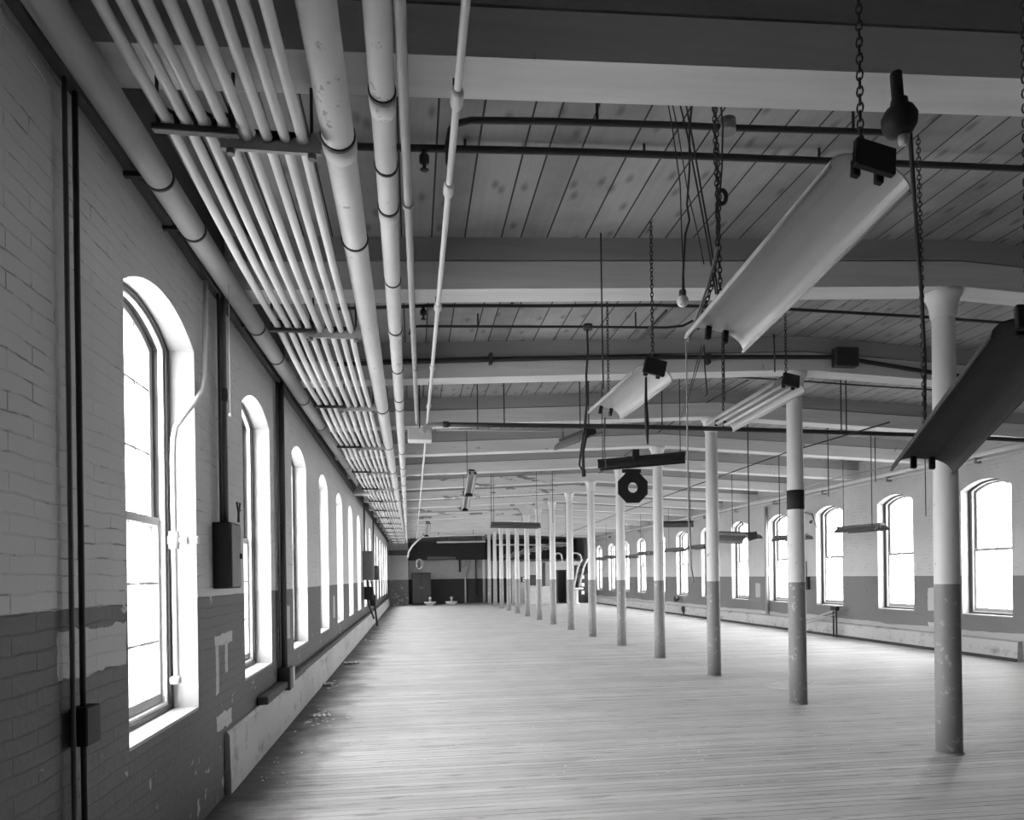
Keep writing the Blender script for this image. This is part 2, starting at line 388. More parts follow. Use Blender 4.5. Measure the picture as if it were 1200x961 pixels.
# beams
NB = 16
for k in range(-2, NB - 1):
    yb = BEAM0 + BAY * k; w = 0.135; mb = MB()
    def outline(d0, d1): return [(XL, zb(XL) + d0), (XC, zb(XC) + d0), (XR, zb(XR) + d0), (XR, zb(XR) + d1), (XC, zb(XC) + d1), (XL, zb(XL) + d1)]
    o1 = outline(0.0, 0.215); mb.prism(o1, yb - w, yb + w, 'Y')
    r = root('ceiling_beam', '', 'beam', (0, yb, 0), 'timber beams across the ceiling', 'structure')
    n = k + 1
    r['label'] = ('white timber ceiling beam resting on the %s column from the camera' % ORD[k]) if k >= 0 else ('timber ceiling beam just before the nearest column' if k == -1 else 'timber ceiling beam above the camera')
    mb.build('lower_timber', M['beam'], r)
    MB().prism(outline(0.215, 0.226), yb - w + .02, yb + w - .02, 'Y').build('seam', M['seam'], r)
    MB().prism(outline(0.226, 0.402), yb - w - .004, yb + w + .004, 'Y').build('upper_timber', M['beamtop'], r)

# columns
COLX = [4.64, 4.645, 4.66, 4.66, 4.65, 4.61, 4.59, 4.56, 4.53, 4.50, 4.46, 4.42, 4.39, 4.35, 4.31, 4.27]
def col_x(k): return COLX[k]
def make_column():
    r = root('column', '', 'column', (col_x(0), BEAM0, 0), 'white columns down the middle of the room', 'thing')
    b = Vector((col_x(0), BEAM0, 0)); top = zb(XC)
    MB().lathe([(.105, 0.0), (.104, .5), (.100, 2.0), (.090, top - .22), (.088, top - .05)], 24, b).build('shaft', M['column'], r)
    MB().lathe([(.090, top - .24), (.10, top - .22), (.105, top - .2), (.112, top - .13), (.135, top - .06), (.15, top - .045), (.15, top - .003)], 24, b).build('capital', M['column'], r)
    MB().lathe([(.115, 0.0), (.115, .008), (.105, .015)], 24, b).build('base', M['column'], r)
    return r
proto = None
for k in range(NB):
    lab = 'white iron column, %s back from the camera in the long row' % ORD[k]
    if k == 0: lab = 'nearest white iron column, largest of the row, at the right edge'
    if k == 1: lab = 'white iron column with a black band around its upper shaft'
    if k == NB - 1: lab = 'farthest column of the long row, against the end wall'
    if proto is None: proto = make_column(); proto['label'] = lab
    else: copy_thing(proto, (col_x(k), BEAM0 + BAY * k, 0), lab)
    if k == 1:
        r = [q for q in C.objects if q.name.startswith('column') and not q.parent][-1]
        bz = pix(934, 597, 0, col_x(1)).z; tz = pix(932, 575, 0, col_x(1)).z
        MB().lathe([(.1, bz), (.1015, bz + .005), (.1005, tz), (.098, tz + .001)], 24, (col_x(1), BEAM0 + BAY, 0)).build('black_band', M['black'], r)['label'] = 'black painted band'

# windows -----------------------------------------------------------
def make_window():
    r = root('window_1', '', 'window', (0, 0, 0), None, 'structure')
    A = arch(WW, WS, WSP, WRISE); fw = .06
    I = arch(WW - fw, WS + .05, WSP - .01, WRISE - .012)
    MB().ring(A, I, -.30, -.155).build('window_frame', M['frame'], r)
    S1 = arch(WW - fw, WS + .05, WSP - .01, WRISE - .012); S2 = arch(WW - fw - .022, WS + .07, WSP - .02, WRISE - .02)
    MB().ring(S1, S2, -.20, -.17).build('window_stop', M['stop'], r)
    meet = 1.975; sw = WW - fw - .004; rail = .05
    def sash(z0, x0, x1, arched, ztop):
        mb = MB(); yi = sw - rail
        if arched:
            o2 = arch(sw, z0, WSP - .015, WRISE - .015); i2 = arch(yi, z0 + rail, WSP - .04, WRISE - .03); mb.ring(o2, i2, x0, x1); zt = WSP + WRISE * .7
        else:
            o2 = [(-sw, z0), (sw, z0), (sw, ztop), (-sw, ztop)]; i2 = [(-yi, z0 + rail + .03), (yi, z0 + rail + .03), (yi, ztop - rail), (-yi, ztop - rail)]; mb.ring(o2, i2, x0, x1); zt = ztop - rail
        zl = z0 + rail; xm = (x0 + x1) / 2
        for j in (-1, 0, 1): mb.box((xm - .012, j * yi / 2 - .0065, zl - .01), (xm + .012, j * yi / 2 + .0065, (zt + .03 if arched and j == 0 else zt + .005)))
        for j in (1, 2): z = zl + (zt - zl) * j / 3; mb.box((xm - .012, -yi, z - .0065), (xm + .012, yi, z + .0065))
        p = MB()
        if arched: p.prism(arch(yi, z0 + rail, WSP - .04, WRISE - .03), xm + .0125, xm + .0155)
        else: p.box((xm + .0125, -yi, zl), (xm + .0155, yi, ztop - rail))
        return mb, p
    a, p = sash(WS + .052, -.235, -.20, False, meet + .03)
    q = a.build('lower_sash', M['sash'], r); p.build('pane', M['glass'], q)
    a, p = sash(meet - .02, -.275, -.24, True, 0)
    q = a.build('upper_sash', M['sash'], r); p.build('pane', M['glass'], q)
    MB().box((-.30, -WW + .001, WS - .02), (-.004, WW - .001, WS + .018)).build('window_sill', M['jamb'], r)
    return r
win = None; nw = 0
def portal(x, y, dirx):
    ld = bpy.data.lights.new('window_portal', 'AREA'); ld.shape = 'RECTANGLE'; ld.size = 1.15; ld.size_y = 2.55; ld.cycles.is_portal = True
    ob = bpy.data.objects.new('window_portal', ld); C.objects.link(ob); ob.location = (x, y, 2.02)
    ob.rotation_euler = (PI / 2, 0, -PI / 2 if dirx > 0 else PI / 2)
for side, cs in (('left', LWC), ('right', RWC)):
    for i, yc in enumerate(cs):
        nw += 1
        x = XL if side == 'left' else XR
        mt = Matrix.Translation((x, yc, 0)) @ Matrix.Rotation(0 if side == 'left' else PI, 4, 'Z')
        vis = i if side == 'left' else i - 1
        if side == 'left': lab = 'arched sash window in the left wall, %s along it from the camera' % ORD[vis]
        elif vis >= 0: lab = 'arched sash window in the right wall, %s past the nearest column' % ORD[vis]
        else: lab = 'arched sash window of the right wall at the right edge, before the nearest column'
        if side == 'left' and vis == 0: lab = 'nearest arched window of the left wall, with a bent conduit in its reveal'
        if win is None: win = make_window(); win.matrix_world = mt; win['label'] = lab
        else:
            w2 = copy_thing(win, mt, lab); w2.name = 'window_%d' % nw
        portal(x + (-.33 if side == 'left' else .33), yc, 1 if side == 'left' else -1)

# ------------------------------------------------------------------ trim along the walls
mb = MB(); 
ys_ = pix(269, 918, 0, XL + .03).y; zt_ = pix(268, 858, 0, XL + .03).z
prof = [(XL - .002, 0.001), (XL + .045, 0.001), (XL + .035, zt_ - .03), (XL + .02, zt_), (XL - .002, zt_)]
mb.prism(prof, ys_, Y1 - .01, 'Y')
t = NT('whitewashed_base'); o = t.coords(); n1 = t.noise(t.vec, 5, 8, 0.65); n2 = t.noise(t.scaled(t.vec, (1, .6, 3)), 1.6, 5)
M['base'] = t.grey(t.mix(t.step(t.math('ADD', n1, t.math('MULTIPLY', n2, .5)), .78, 1.0), 0.50, 0.22), 0.8, 0, n1, 0.5, 0.02)
o = mb.build('baseboard_left', M['base']); tag(o, 'whitewashed masonry base course along the left wall', 'baseboard', kind='structure')
mb = MB(); pa = pix(308, 829, 0, XL + .05)
mb.box((XL, pa.y, zt_ + .002), (XL + .10, pa.y + 2.25, zt_ + .075), ch=.01).box((XL, pa.y + 2.27, zt_ + .002), (XL + .085, Y1 - 2, zt_ + .065), ch=.01)
o = mb.build('trim_1', M['darkwood']); tag(o, 'dark timber rail lying on the base course of the left wall', 'trim', kind='structure')
mb = MB(); mb.prism([(XR + .002, .001), (XR - .10, .001), (XR - .085, .33), (XR + .002, .36)], 10.9, Y1 - .01, 'Y')
o = mb.build('baseboard_right', M['base']); tag(o, 'stained whitewashed base course along the right wall', 'baseboard', kind='structure')
mb = MB(); mb.prism([(XR - .10, .001), (XR - .16, .001), (XR - .10, .055)], 10.9, Y1 - .01, 'Y')
o = mb.build('trim_8', M['darkwood']); tag(o, 'dark strip at the foot of the right wall', 'baseboard', kind='structure')

za, zb2 = pix(327, 443, 0, XL + .05).z, pix(393, 523, 0, XL + .05).z
zpl = min((za + zb2) / 2, 3.66)
o = MB().box((XL - .002, 0.2, zpl), (XL + .06, Y1 - .01, zc(XL) - .004), ch=.01).build('trim_7', M['darkwood']); tag(o, 'dark timber plate along the top of the left wall behind the lagged pipe', 'trim', kind='structure')
# ------------------------------------------------------------------ pipes running down the room
YE = 41.0
def line(p, q, n=2): p = Vector(p); q = Vector(q); return [p.lerp(q, i / (n - 1)) for i in range(n)]
def extend(p, q, ya, yb):
    d = (q - p) / (q.y - p.y); return p + d * (ya - p.y), p + d * (yb - p.y)
def band(mb, c0, d, r, w=.012, extra=.006):
    d = Vector(d).normalized(); c0 = Vector(c0); mb.tube([c0 - d * w, c0 + d * w], r + extra, 20)
    return mb
def lag_pipe(name, label, p, q, r, ya, yb, band_px, z, extra_bands=()):
    a, b = extend(p, q, ya, yb)
    R = root(name, label, 'pipe', a)
    pts = line(a, b, 60); rs = [r * (1 + random.uniform(-.025, .025)) for _ in pts]
    MB().tube(pts, rs, 20).build('pipe_body', M['canvas'], R)
    d = (b - a).normalized()
    ys = [pix(x, y, 2, z).y for x, y in band_px] + list(extra_bands)
    for i, y in enumerate(ys):
        c0 = a + d * ((y - a.y) / d.y)
        band(MB(), c0, d, r, .009, .006).build('wire_band', M['iron'], R)
        if i % 2 == 0: MB().tube([c0 + d * .012, c0 + d * .06, c0 + d * .12], [r * 1.09, r * 1.10, r * 1.06], 20).build('collar', M['canvas'], R)
    # hangers from the beams
    for k in range(-1, NB - 1):
        y = BEAM0 + BAY * k + .02
        if y < ya + .1 or y > yb: continue
        c0 = a + d * ((y - a.y) / d.y)
        MB().tube([c0 + Vector((0, 0, r * .9)), Vector((c0.x, y, zb(c0.x) - .002))], .007, 6).build('hanger_rod', M['iron'], R)
    return R
Z1 = 3.62
lag_pipe('lagged_pipe', 'thick canvas-lagged white pipe, larger of the two under the ceiling', pix(393, 140, 2, Z1), pix(470, 613, 2, Z1), .074, .6, YE,
         [(397, 158), (427, 280)], Z1, [8.5, 10.9, 13.4, 15.8, 18.3])
lag_pipe('lagged_pipe', 'slimmer lagged pipe bound with many dark wires, beside the thickest pipe', pix(448, 110, 2, Z1 + .02), pix(476.5, 630, 2, Z1 + .02), .053, .6, YE,
         [(449, 112), (452, 198), (454, 246), (457, 331), (459, 388), (463, 434), (464, 468), (465, 479), (467, 530), (469, 548)], Z1, [14, 15.5, 16.6, 18, 19.1, 20.5, 22, 23.4, 24.5, 26, 28, 30, 32])
# plain thin pipe that ends at the timber block
a, b = extend(pix(473, 110, 2, Z1), pix(484, 383, 2, Z1), .6, 9.3)
R = root('thin_pipe', 'thin grey pipe between the wire-bound lagged pipe and the jointed conduit', 'pipe', a)
MB().tube(line(a, b, 10), .022, 12).build('pipe_body', M['greypipe'], R)
for y in (pix(478, 240, 2, Z1).y, 6.9): d = (b - a).normalized(); band(MB(), a + d * ((y - a.y) / d.y), d, .022, .02, .008).build('coupling', M['greypipe'], R)
# conduit with couplings
a, b = extend(pix(536, 110, 2, 3.6), pix(511, 383, 2, 3.6), .6, YE - 4)
R = root('jointed_conduit', 'thin white conduit with couplings, rightmost of the pipes running down the room', 'pipe', a)
MB().tube(line(a, b, 40), .0165, 12).build('pipe_body', M['white'], R)
d = (b - a).normalized()
for py_, px_ in ((115, 536), (222, 526), (360, 513), (430, 507), (476, 503), (512, 500), (545, 496)):
    y = pix(px_, py_, 2, 3.6).y; c0 = a + d * ((y - a.y) / d.y)
    MB().tube([c0 - d * .06, c0 - d * .035, c0 + d * .035, c0 + d * .06], [.02, .028, .028, .02], 12).build('coupling', M['white'], R)
for k in range(-1, NB - 2):
    y = BEAM0 + BAY * k; c0 = a + d * ((y - a.y) / d.y)
    MB().tube([c0 + Vector((0, 0, .015)), (c0.x, y, zb(c0.x) - .002)], .005, 6).build('hanger_rod', M['iron'], R)
# grey lagged pipe high on the left wall
PX = XL + .165
p = pix(183, 200, 0, PX); q = pix(453, 636, 0, PX)
a, b = extend(pix(240, 290, 0, PX), pix(393, 526, 0, PX), .4, YE)
zpipe = (a.z + b.z) / 2
R = root('wall_pipe', 'grey lagged pipe with dark straps high along the left brick wall', 'pipe', a)
MB().tube(line(a, b, 30), .07, 18).build('pipe_body', plain('grey_lagging', .42, .7), R)
d = (b - a).normalized()
for y in [pix(x, yy, 0, PX).y for x, yy in ((186, 201), (226, 262), (300, 376), (323, 410), (355, 458), (375, 487))] + [14 + 2.45 * i for i in range(10)]:
    c0 = a + d * ((y - a.y) / d.y); band(MB(), c0, d, .07, .01, .006).build('strap', M['iron'], R)
    MB().box((XL - .002, y - .015, c0.z - .012), (c0.x - .06, y + .015, c0.z + .012)).build('bracket', M['iron'], R)

# rack of eight small pipes, hung from the beams
ZR = 3.56
XA = [pix(x, 146, 2, ZR).x for x in (199, 221, 241, 263)] ; XB = [pix(x, 146, 2, ZR).x for x in (285.5, 308.5, 329.5, 350)]
NAMES = ['leftmost', 'second', 'third', 'fourth']
for i, x in enumerate(XA + XB):
    pts = []
    for k in range(-2, NB - 1):
        for f in (0, .25, .5, .75):
            y = BEAM0 + .12 + BAY * (k + f)
            if .4 < y < YE: pts.append((x + (.0), y, ZR - .055 * math.sin(PI * f) ** 1.0 * .6 + (.0)))
    R = root('rack_pipe', ('%s slender white pipe of the left set of four in the hanging rack' if i < 4 else '%s slender white pipe of the right set of four in the hanging rack') % NAMES[i % 4], 'pipe', pts[0], 'slender white pipes in the hanging rack')
    MB().tube(pts, .0235, 12).build('pipe_body', M['white'], R)
    mbj = MB()
    for yj in (9.4 + .23 * (i % 4), 15.6 + .3 * (i % 3), 25 + .2 * i):
        mbj.tube([(x, yj - .05, ZR - .025), (x, yj + .05, ZR - .025)], .031, 12)
    mbj.build('coupling', M['white'], R)
def rack_hanger(y, n):
    left = root('pipe_hanger', 'dark saddle clamp strip under the left four rack pipes, %s from the camera' % ORD[n], 'hanger', (XA[0], y - .05, ZR), 'dark saddle strips under the pipe rack')
    xa, xb_ = XA[0] - .06, XA[-1] + .06; yl = y - .05
    MB().box((xa, yl - .02, ZR - .052), (xb_, yl + .02, ZR - .024), ch=.004).build('bar', M['iron'], left)
    for x in XA:
        MB().tube([(x - .036, yl, ZR - .03), (x - .036, yl, ZR), (x - .026, yl, ZR + .03), (x, yl, ZR + .042), (x + .026, yl, ZR + .03), (x + .036, yl, ZR), (x + .036, yl, ZR - .03)], .009, 6).build('saddle', M['iron'], left)
    for x in (xa + .02, xb_ - .02): MB().tube([(x, yl, ZR - .03), (x, yl, zb(x) + .0)], .008, 6).build('rod', M['iron'], left)
    rt_ = root('pipe_hanger', 'pale notched bracket bar carrying the right four rack pipes, %s from the camera' % ORD[n], 'hanger', (XB[0], y + .03, ZR), 'pale notched bars under the pipe rack')
    xa, xb_ = XB[0] - .115, XB[-1] + .08; yr = y + .03
    pr = [(xa, ZR - .062), (xb_, ZR - .062), (xb_, ZR - .02)]
    for x in reversed(XB):
        pr += [(x + .055, ZR + .028), (x + .04, ZR + .028), (x + .027, ZR - .012), (x + .012, ZR - .0255), (x - .012, ZR - .0255), (x - .027, ZR - .012), (x - .04, ZR + .028), (x - .055, ZR + .028)]
    pr += [(xa, ZR - .02)]
    MB().prism(pr, yr - .011, yr + .011, 'Y').build('bar', M['greypipe'], rt_)
    for x in (xa + .04, xb_ - .04):
        MB().tube([(x, yr, ZR - .075), (x, yr, zb(x) + .0)], .008, 6).build('rod', M['iron'], rt_)
        MB().lathe([(.018, -.085), (.02, -.07), (.02, -.062)], 8, (x, yr, ZR)).build('nut', M['steel'], rt_)
for n, k in enumerate(range(-1, NB - 1)): rack_hanger(BEAM0 + .07 + BAY * k, n)

# timber block where the thin pipe ends
a = pix(478, 517, 1, 9.4); b = pix(506, 503, 1, 9.4)
R = root('pipe_block', 'short whitewashed timber block where the thin grey pipe ends', 'block', (a + b) / 2)
MB().box((a.x, 9.3, a.z), (b.x, 9.55, b.z), ch=.008).build('block', M['white'], R)
MB().tube([((a.x + b.x) / 2, 9.45, b.z - .01), ((a.x + b.x) / 2, 9.45, zc((a.x + b.x) / 2) + .02)], .01, 8).build('rod', M['iron'], R)

# ------------------------------------------------------------------ pipes across the ceiling
def cross(name, label, px, Y, r, mat, cat='pipe', rods=(), heads=(), rodmat='iron', extra=None):
    pts = [pix(x, y, 1, Y) if len((x, y)) == 2 else None for x, y in px]
    R = root(name, label, cat, pts[0])
    MB().tube(pts, r, 12).build('pipe_body', mat, R)
    for x, y in rods:
        c0 = pix(x, y, 1, Y); MB().tube([c0, (c0.x, c0.y, zc(c0.x) + .01)], .009, 6).build('hanger_rod', M[rodmat], R)
    for x, y in heads:
        c0 = pix(x, y, 1, Y)
        MB().lathe([(.008, -.13), (.028, -.128), (.01, -.115), (.012, -.09), (.03, -.085), (.03, -.045), (.016, -.035), (.016, 0)], 10, c0).build('sprinkler_head', M['iron'], R)
    return R
cross('sprinkler_pipe', 'long dark sprinkler pipe below the boards, ahead of the first beam', [(350, 170), (440, 172.5), (680, 178), (940, 187.5), (1110, 194), (1230, 199), (1500, 222), (1850, 272)], 4.25, .021, M['iron'], heads=[(497, 174), ], rods=[(545, 174.5), (755, 181), (960, 188)])
R = cross('conduit', 'dark conduit with a bent left end just under the boards', [(526, 192), (525, 170), (528, 152), (535, 145), (552, 141), (640, 142), (800, 147), (850, 149.5), (1030, 155), (1056, 157)], 3.88, .018, M['iron'], rods=[(700, 144), (1000, 154)])
c0 = pix(852, 151, 1, 3.88); MB().lathe([(.05, -.02), (.05, .05)], 14, c0).build('junction_box', M['steel'], R)
cross('sprinkler_pipe', 'sprinkler pipe between the first and second beams, the nearer of two', [(395, 362), (500, 358.5), (640, 358.5), (760, 357.5), (900, 361), (1075, 371), (1200, 380), (1480, 402)], 6.6, .016, M['iron'], rods=[(600, 358), (870, 360)], heads=[(496, 358)])
cross('conduit', 'thin dark conduit behind the second beam bay pipe, with a drop box', [(480, 392), (482, 384), (490, 382.5), (690, 383), (780, 384), (800, 382), (812, 376)], 7.1, .013, M['iron'], rods=[(560, 383), (745, 383)])
R = cross('sprinkler_main', 'dark pipe fixed across the face of the second beam', [(395, 427), (476, 424), (640, 420), (760, 418.5), (985, 418.5), (1015, 424), (1095, 437), (1220, 452), (1390, 466)], 7.915, .026, M['iron'])
a = pix(976, 408, 1, 7.9); b = pix(1003, 431, 1, 7.9); MB().box((a.x, 7.83, b.z), (b.x, 7.94, a.z), ch=.01).build('junction_box', M['iron'], R)
for x in (575, 830): c0 = pix(x, 419.5, 1, 7.9); MB().box((c0.x - .02, 7.87, c0.z - .07), (c0.x + .02, 7.948, c0.z + .05)).build('clip', M['iron'], R)
cross('cable_run', 'thin black cable along the underside of the second beam', [(790, 443), (850, 441), (930, 446), (1000, 451), (1095, 457), (1200, 464), (1370, 476)], 8.24, .01, M['darkcord'], 'cable')
R = cross('sprinkler_main', 'thick dark pipe hung on rods with a white left elbow, between second and third beams', [(521, 497.5), (600, 498.5), (740, 500), (860, 503), (960, 506), (1080, 510), (1200, 516), (1290, 520)], 9.2, .031, M['iron'], rods=[(591, 498), (690, 500), (776, 501), (992, 507)])
MB().tube([pix(496, 507, 1, 9.2), pix(497, 502, 1, 9.2), pix(502, 498.5, 1, 9.2), pix(510, 497.5, 1, 9.2), pix(522, 497.5, 1, 9.2)], .03, 12).build('elbow', M['greypipe'], R)
MB().tube([pix(519, 497.5, 1, 9.2), pix(526, 497.5, 1, 9.2)], .042, 12).build('coupling', M['iron'], R)
cross('conduit', 'pale conduit under the third beam carrying a short drop', [(515, 503.5), (640, 505), (700, 503), (780, 500)], 9.75, .012, M['greypipe'], rods=[(560, 504), (680, 504)])
cross('conduit', 'thin curved conduit beyond the far stained ceiling boards', [(478, 601), (520, 600), (600, 597), (607, 598), (611, 602), (612, 610)], 24.0, .02, M['greypipe'])
# two stay wires that climb along the columns
def wire(name, label, pts, r, mat, cat='cable', group=None):
    if name in ('hanging_wire', 'slanted_rod') and pts[0].z > zc(pts[0].x) - .3 and pts[0].y < 7: pts[0].z = zc(pts[0].x) + .01
    R = MB().tube(pts, r, 6).build(name, mat); tag(R, label, cat, group); return R
wire('stay_wire', 'thin wire running down the room left of the column row', [pix(877, 445, 1, 8.9), pix(800, 487, 1, 11.5), pix(752, 520, 1, 14), pix(700, 556, 1, 18), pix(648, 592, 1, 26), pix(616, 612, 1, 36)], .008, M['darkcord'])
wire('stay_wire', 'thin wire sloping from the right edge fixture down past the far columns', [pix(1042, 495, 1, 6.0), pix(920, 531, 1, 9.0), pix(800, 574, 1, 13), pix(720, 604, 1, 19), pix(655, 629, 1, 30)], .008, M['darkcord'])
wire('stay_wire', 'pale cable under the beams toward the right wall', [pix(1052, 545, 1, 9.5), pix(968, 563, 1, 12.5), pix(868, 591, 1, 18), pix(765, 621, 1, 29)], .012, M['greypipe'])
# white pipe high along the right wall
p = pix(1085, 545, 0, XR - .12); q = pix(760, 622, 0, XR - .12); a, b = extend(p, q, 10.5, YE)
a.z = b.z = 3.74 - .02
R = root('wall_pipe', 'white pipe high along the right wall above the windows', 'pipe', a)
MB().tube(line(a, b, 30), .05, 14).build('pipe_body', M['white'], R)
MB().tube([v + Vector((.05, 0, -.1)) for v in line(a, b, 20)], .018, 8).build('return_pipe', M['white'], R)
for k in range(1, NB - 2):
    y = BEAM0 + BAY * k + 1.2
    if y > 10.6: MB().box((XR - .13, y - .015, a.z - .16), (XR + .002, y + .015, a.z - .05)).build('bracket', M['greypipe'], R)

# ------------------------------------------------------------------ hanging fluorescent fixtures
def frame_matrix(p0, p1, tilt):
    """origin midway; local +Y runs from p1 to p0 (towards the near end); tilt about the length"""
    y = (p0 - p1).normalized(); x = y.cross(Vector((0, 0, 1))).normalized(); z = x.cross(y)
    R = Matrix((x, y, z)).transposed() @ Matrix.Rotation(tilt, 3, 'Y')
    mm_ = R.to_4x4(); mm_.translation = (p0 + p1) / 2; return mm_
def trough(w, n=10):
    pts = []
    for i in range(n + 1):
        f = i / n; ang = f * PI / 2 * .96
        pts.append((.055 + (w / 2 - .055) * math.sin(ang) ** 1.0, .085 - .085 * (1 - math.cos(ang)) ** .9))
    return [(-x, z) for x, z in reversed(pts)] + pts
def make_fixture(L, w, tubes, mats, near_box=True, label='', group=None, mtx=None, detail=True):
    hous, refl, back = mats
    R = root('fluorescent_fixture', label, 'light fixture', mtx, group)
    T = WM[R.name]; P = lambda x, y, z: T @ Vector((x, y, z))
    pr = trough(w); th = .007
    outer = [(x * (1 + 0.0) + (th if x > 0 else -th) * .6, z + th) for x, z in pr]
    loop = pr + outer[::-1]
    mb = MB(); n = len(loop); vs = [P(x, y, z) for y in (-L / 2, L / 2) for x, z in loop]
    k = len(pr)
    fs = [(i, i + 1, n + i + 1, n + i) for i in range(n - 1)] + [(n - 1, 0, n, 2 * n - 1)]
    fs += [(i, i + 1, n - 2 - i, n - 1 - i) for i in range(k - 1)] + [(n + i + 1, n + i, 2 * n - 1 - i, 2 * n - 2 - i) for i in range(k - 1)]
    mb._add(vs, fs); mb.build('reflector', refl, R)
    # rolled lips
    for sx in (-1, 1):
        lip = MB(); x = sx * w / 2
        lip.tube([P(x, -L / 2, 0), P(x, L / 2, 0)], .008, 6).build('lip', refl, R)
    # ballast housing along the top
    rot = T.to_3x3()
    def lbox(a, b, ch=.006):
        a = Vector(a); b = Vector(b); c0 = (a + b) / 2; h = (b - a) / 2; bm = MB(); bm.box(-h, h, ch=ch); bm.v = [T @ (c0 + v) for v in bm.v]; return bm
    lbox((-.058, -L / 2 - .01, .087), (.058, L / 2 + .01, .135)).build('ballast_housing', hous, R)
    if near_box: lbox((-.085, L / 2 + .004, .02), (.085, L / 2 + .035, .138)).build('end_plate', hous, R)
    if detail:
        for sy in (-1, 1):
            for sx in (-1, 1):
                lbox((sx * .05 - .016, sy * (L / 2 - .02) - .012, .012), (sx * .05 + .016, sy * (L / 2 - .02) + .012, .086), .004).build('lamp_holder', M['black'], R)
    if tubes:
        for sx in (-1, 1): MB().tube([P(sx * .05, -L / 2 + .03, .04), P(sx * .05, L / 2 - .03, .04)], .019, 12).build('tube', M['tube'], R)
    return R
def hang(R, pts, kind='chain'):
    """chains or rods from the fixture up to the boards; pts are (local y, top point or None)"""
    T = WM[R.name]
    for y, top in pts:
        a = T @ Vector((0, y, .134)); tp = Vector((top[0], top[1], zc(top[0]) + .004)) if top is not None else Vector((a.x, a.y, zc(a.x) + .02))
        if kind == 'chain': MB().chain(a, tp, .04, .0036).build('chain', M['iron'], R)
        else: MB().tube([a, tp], .006, 6).build('hanger_rod', M['iron'], R)
def fixture_px(near, dn, far, df, w, tilt, tubes, mats, label, kind='chain', near_box=True, ext=0.0, tops=(None, None), group='fluorescent fixtures hung from the ceiling', lift=0.0):
    p0 = depth(near[0], near[1], dn); p1 = depth(far[0], far[1], df)
    L = (p0 - p1).length; T = frame_matrix(p0, p1, tilt)
    R = make_fixture(L, w, tubes, mats, near_box, label, group, T)
    if kind: hang(R, [(L / 2 - .06, tops[0]), (-L / 2 + .06, tops[1])], kind)
    return R, p0, p1
std = (M['black'], M['enamel'], M['tin'])
F1, n1, f1 = fixture_px((1020, 210), 2.67, (837, 404), 3.87, .34, math.radians(-11), False, std, 'large empty fluorescent trough hanging nearest the camera', tops=(None, pix(836, 100, 1, 3.75)))
F2, n2, f2 = fixture_px((764, 443), 5.35, (708, 488), 6.75, .31, math.radians(-12), False, std, 'empty fluorescent trough on one long chain, left of the tubed fixture', tops=(None, None))
F3, n3, f3 = fixture_px((925, 456), 6.55, (843, 502), 7.7, .33, math.radians(-9), True, std, 'fluorescent fixture still holding two tubes, in front of the banded column')
F4, n4, f4 = fixture_px((693, 512), 9.75, (662, 523), 10.9, .36, math.radians(22), False, (M['black'], M['tin'], M['tin']), 'small tilted grey fixture behind the hanging cord with a plug')
F5, n5, f5 = fixture_px((702, 550), 10.15, (803, 541), 9.85, .22, 0, False, (M['black'], M['black'], M['black']), 'black fluorescent fixture seen broadside above the octagonal sign', kind='rod', near_box=False)
F6, n6, f6 = fixture_px((1215, 395), 2.95, (1080, 553), 4.2, .33, math.radians(-6), False, (M['black'], M['darkwood'], M['black']), 'dark-edged fluorescent trough at the right edge beside the nearest column', tops=(None, pix(1076, 160, 1, 4.1)))  # shade on its underside is put into the colour: dark reflector, not enamel
F7, n7, f7 = fixture_px((576, 618), 17.6, (632, 619), 17.9, .26, 0, False, (M['tin'], M['tin'], M['tin']), 'dark fixture hung broadside in front of the farthest columns', kind='rod', near_box=False)
F8, n8, f8 = fixture_px((882, 634), 11.2, (838, 632), 12.3, .36, math.radians(14), False, (M['tin'], M['tin'], M['tin']), 'low grey double fixture hanging by a hook beside the third column', kind='rod')
F8b, _, _ = fixture_px((812, 617), 17.0, (772, 617.5), 17.3, .30, 0, False, (M['black'], M['tin'], M['black']), 'dark broadside fixture high before the right wall, between fourth and third columns', kind='rod', near_box=False)
# hook on F8
T = WM[F8.name]; hk = T @ Vector((0, .3, .17)); MB().tube([hk + Vector((.03 * math.sin(q), 0, .09 - .05 * math.cos(q))) for q in [PI * .1 * i for i in range(14)]], .007, 6).build('hook', M['iron'], F8)
# row of bench fixtures in front of the right wall
row = [(1009, 623, 48), (928, 633, 46), (818, 643.5, 22), (791, 646.5, 22), (757, 650.5, 14), (738, 654, 16), (715, 654.5, 13), (702, 656.5, 10)]
BF = None
for i, (x, y, wd) in enumerate(row):
    c0 = pix(x, y, 0, 8.8); 
    lab = ['nearest of the bench fixtures before the right wall, between the two largest windows', 'second bench fixture before the right wall, crossed by the banded column', 'third bench fixture before the right wall, beside the third column', 'fourth bench fixture before the right wall', 'fifth bench fixture before the right wall', 'sixth bench fixture before the right wall', 'seventh bench fixture before the right wall', 'farthest bench fixture before the right wall'][i]
    T = Matrix.Translation(c0) @ Matrix.Rotation(math.radians(6 if i else 10), 4, 'Z')
    if BF is None:
        BF = make_fixture(1.05, .36, False, (M['tin'], M['tin'], M['tin']), True, lab, 'bench fixtures before the right wall', T); r = BF
        for yy in (.45,): hang(r, [(yy, None)], 'rod')
    else:
        r = copy_thing(BF, T, lab, skip=('hanger_rod',)); hang(r, [(.45, None)], 'rod')
row2 = [(655, 640), (636, 644), (623, 646.5), (611, 649.5), (600, 652), (592, 654), (583, 657)]
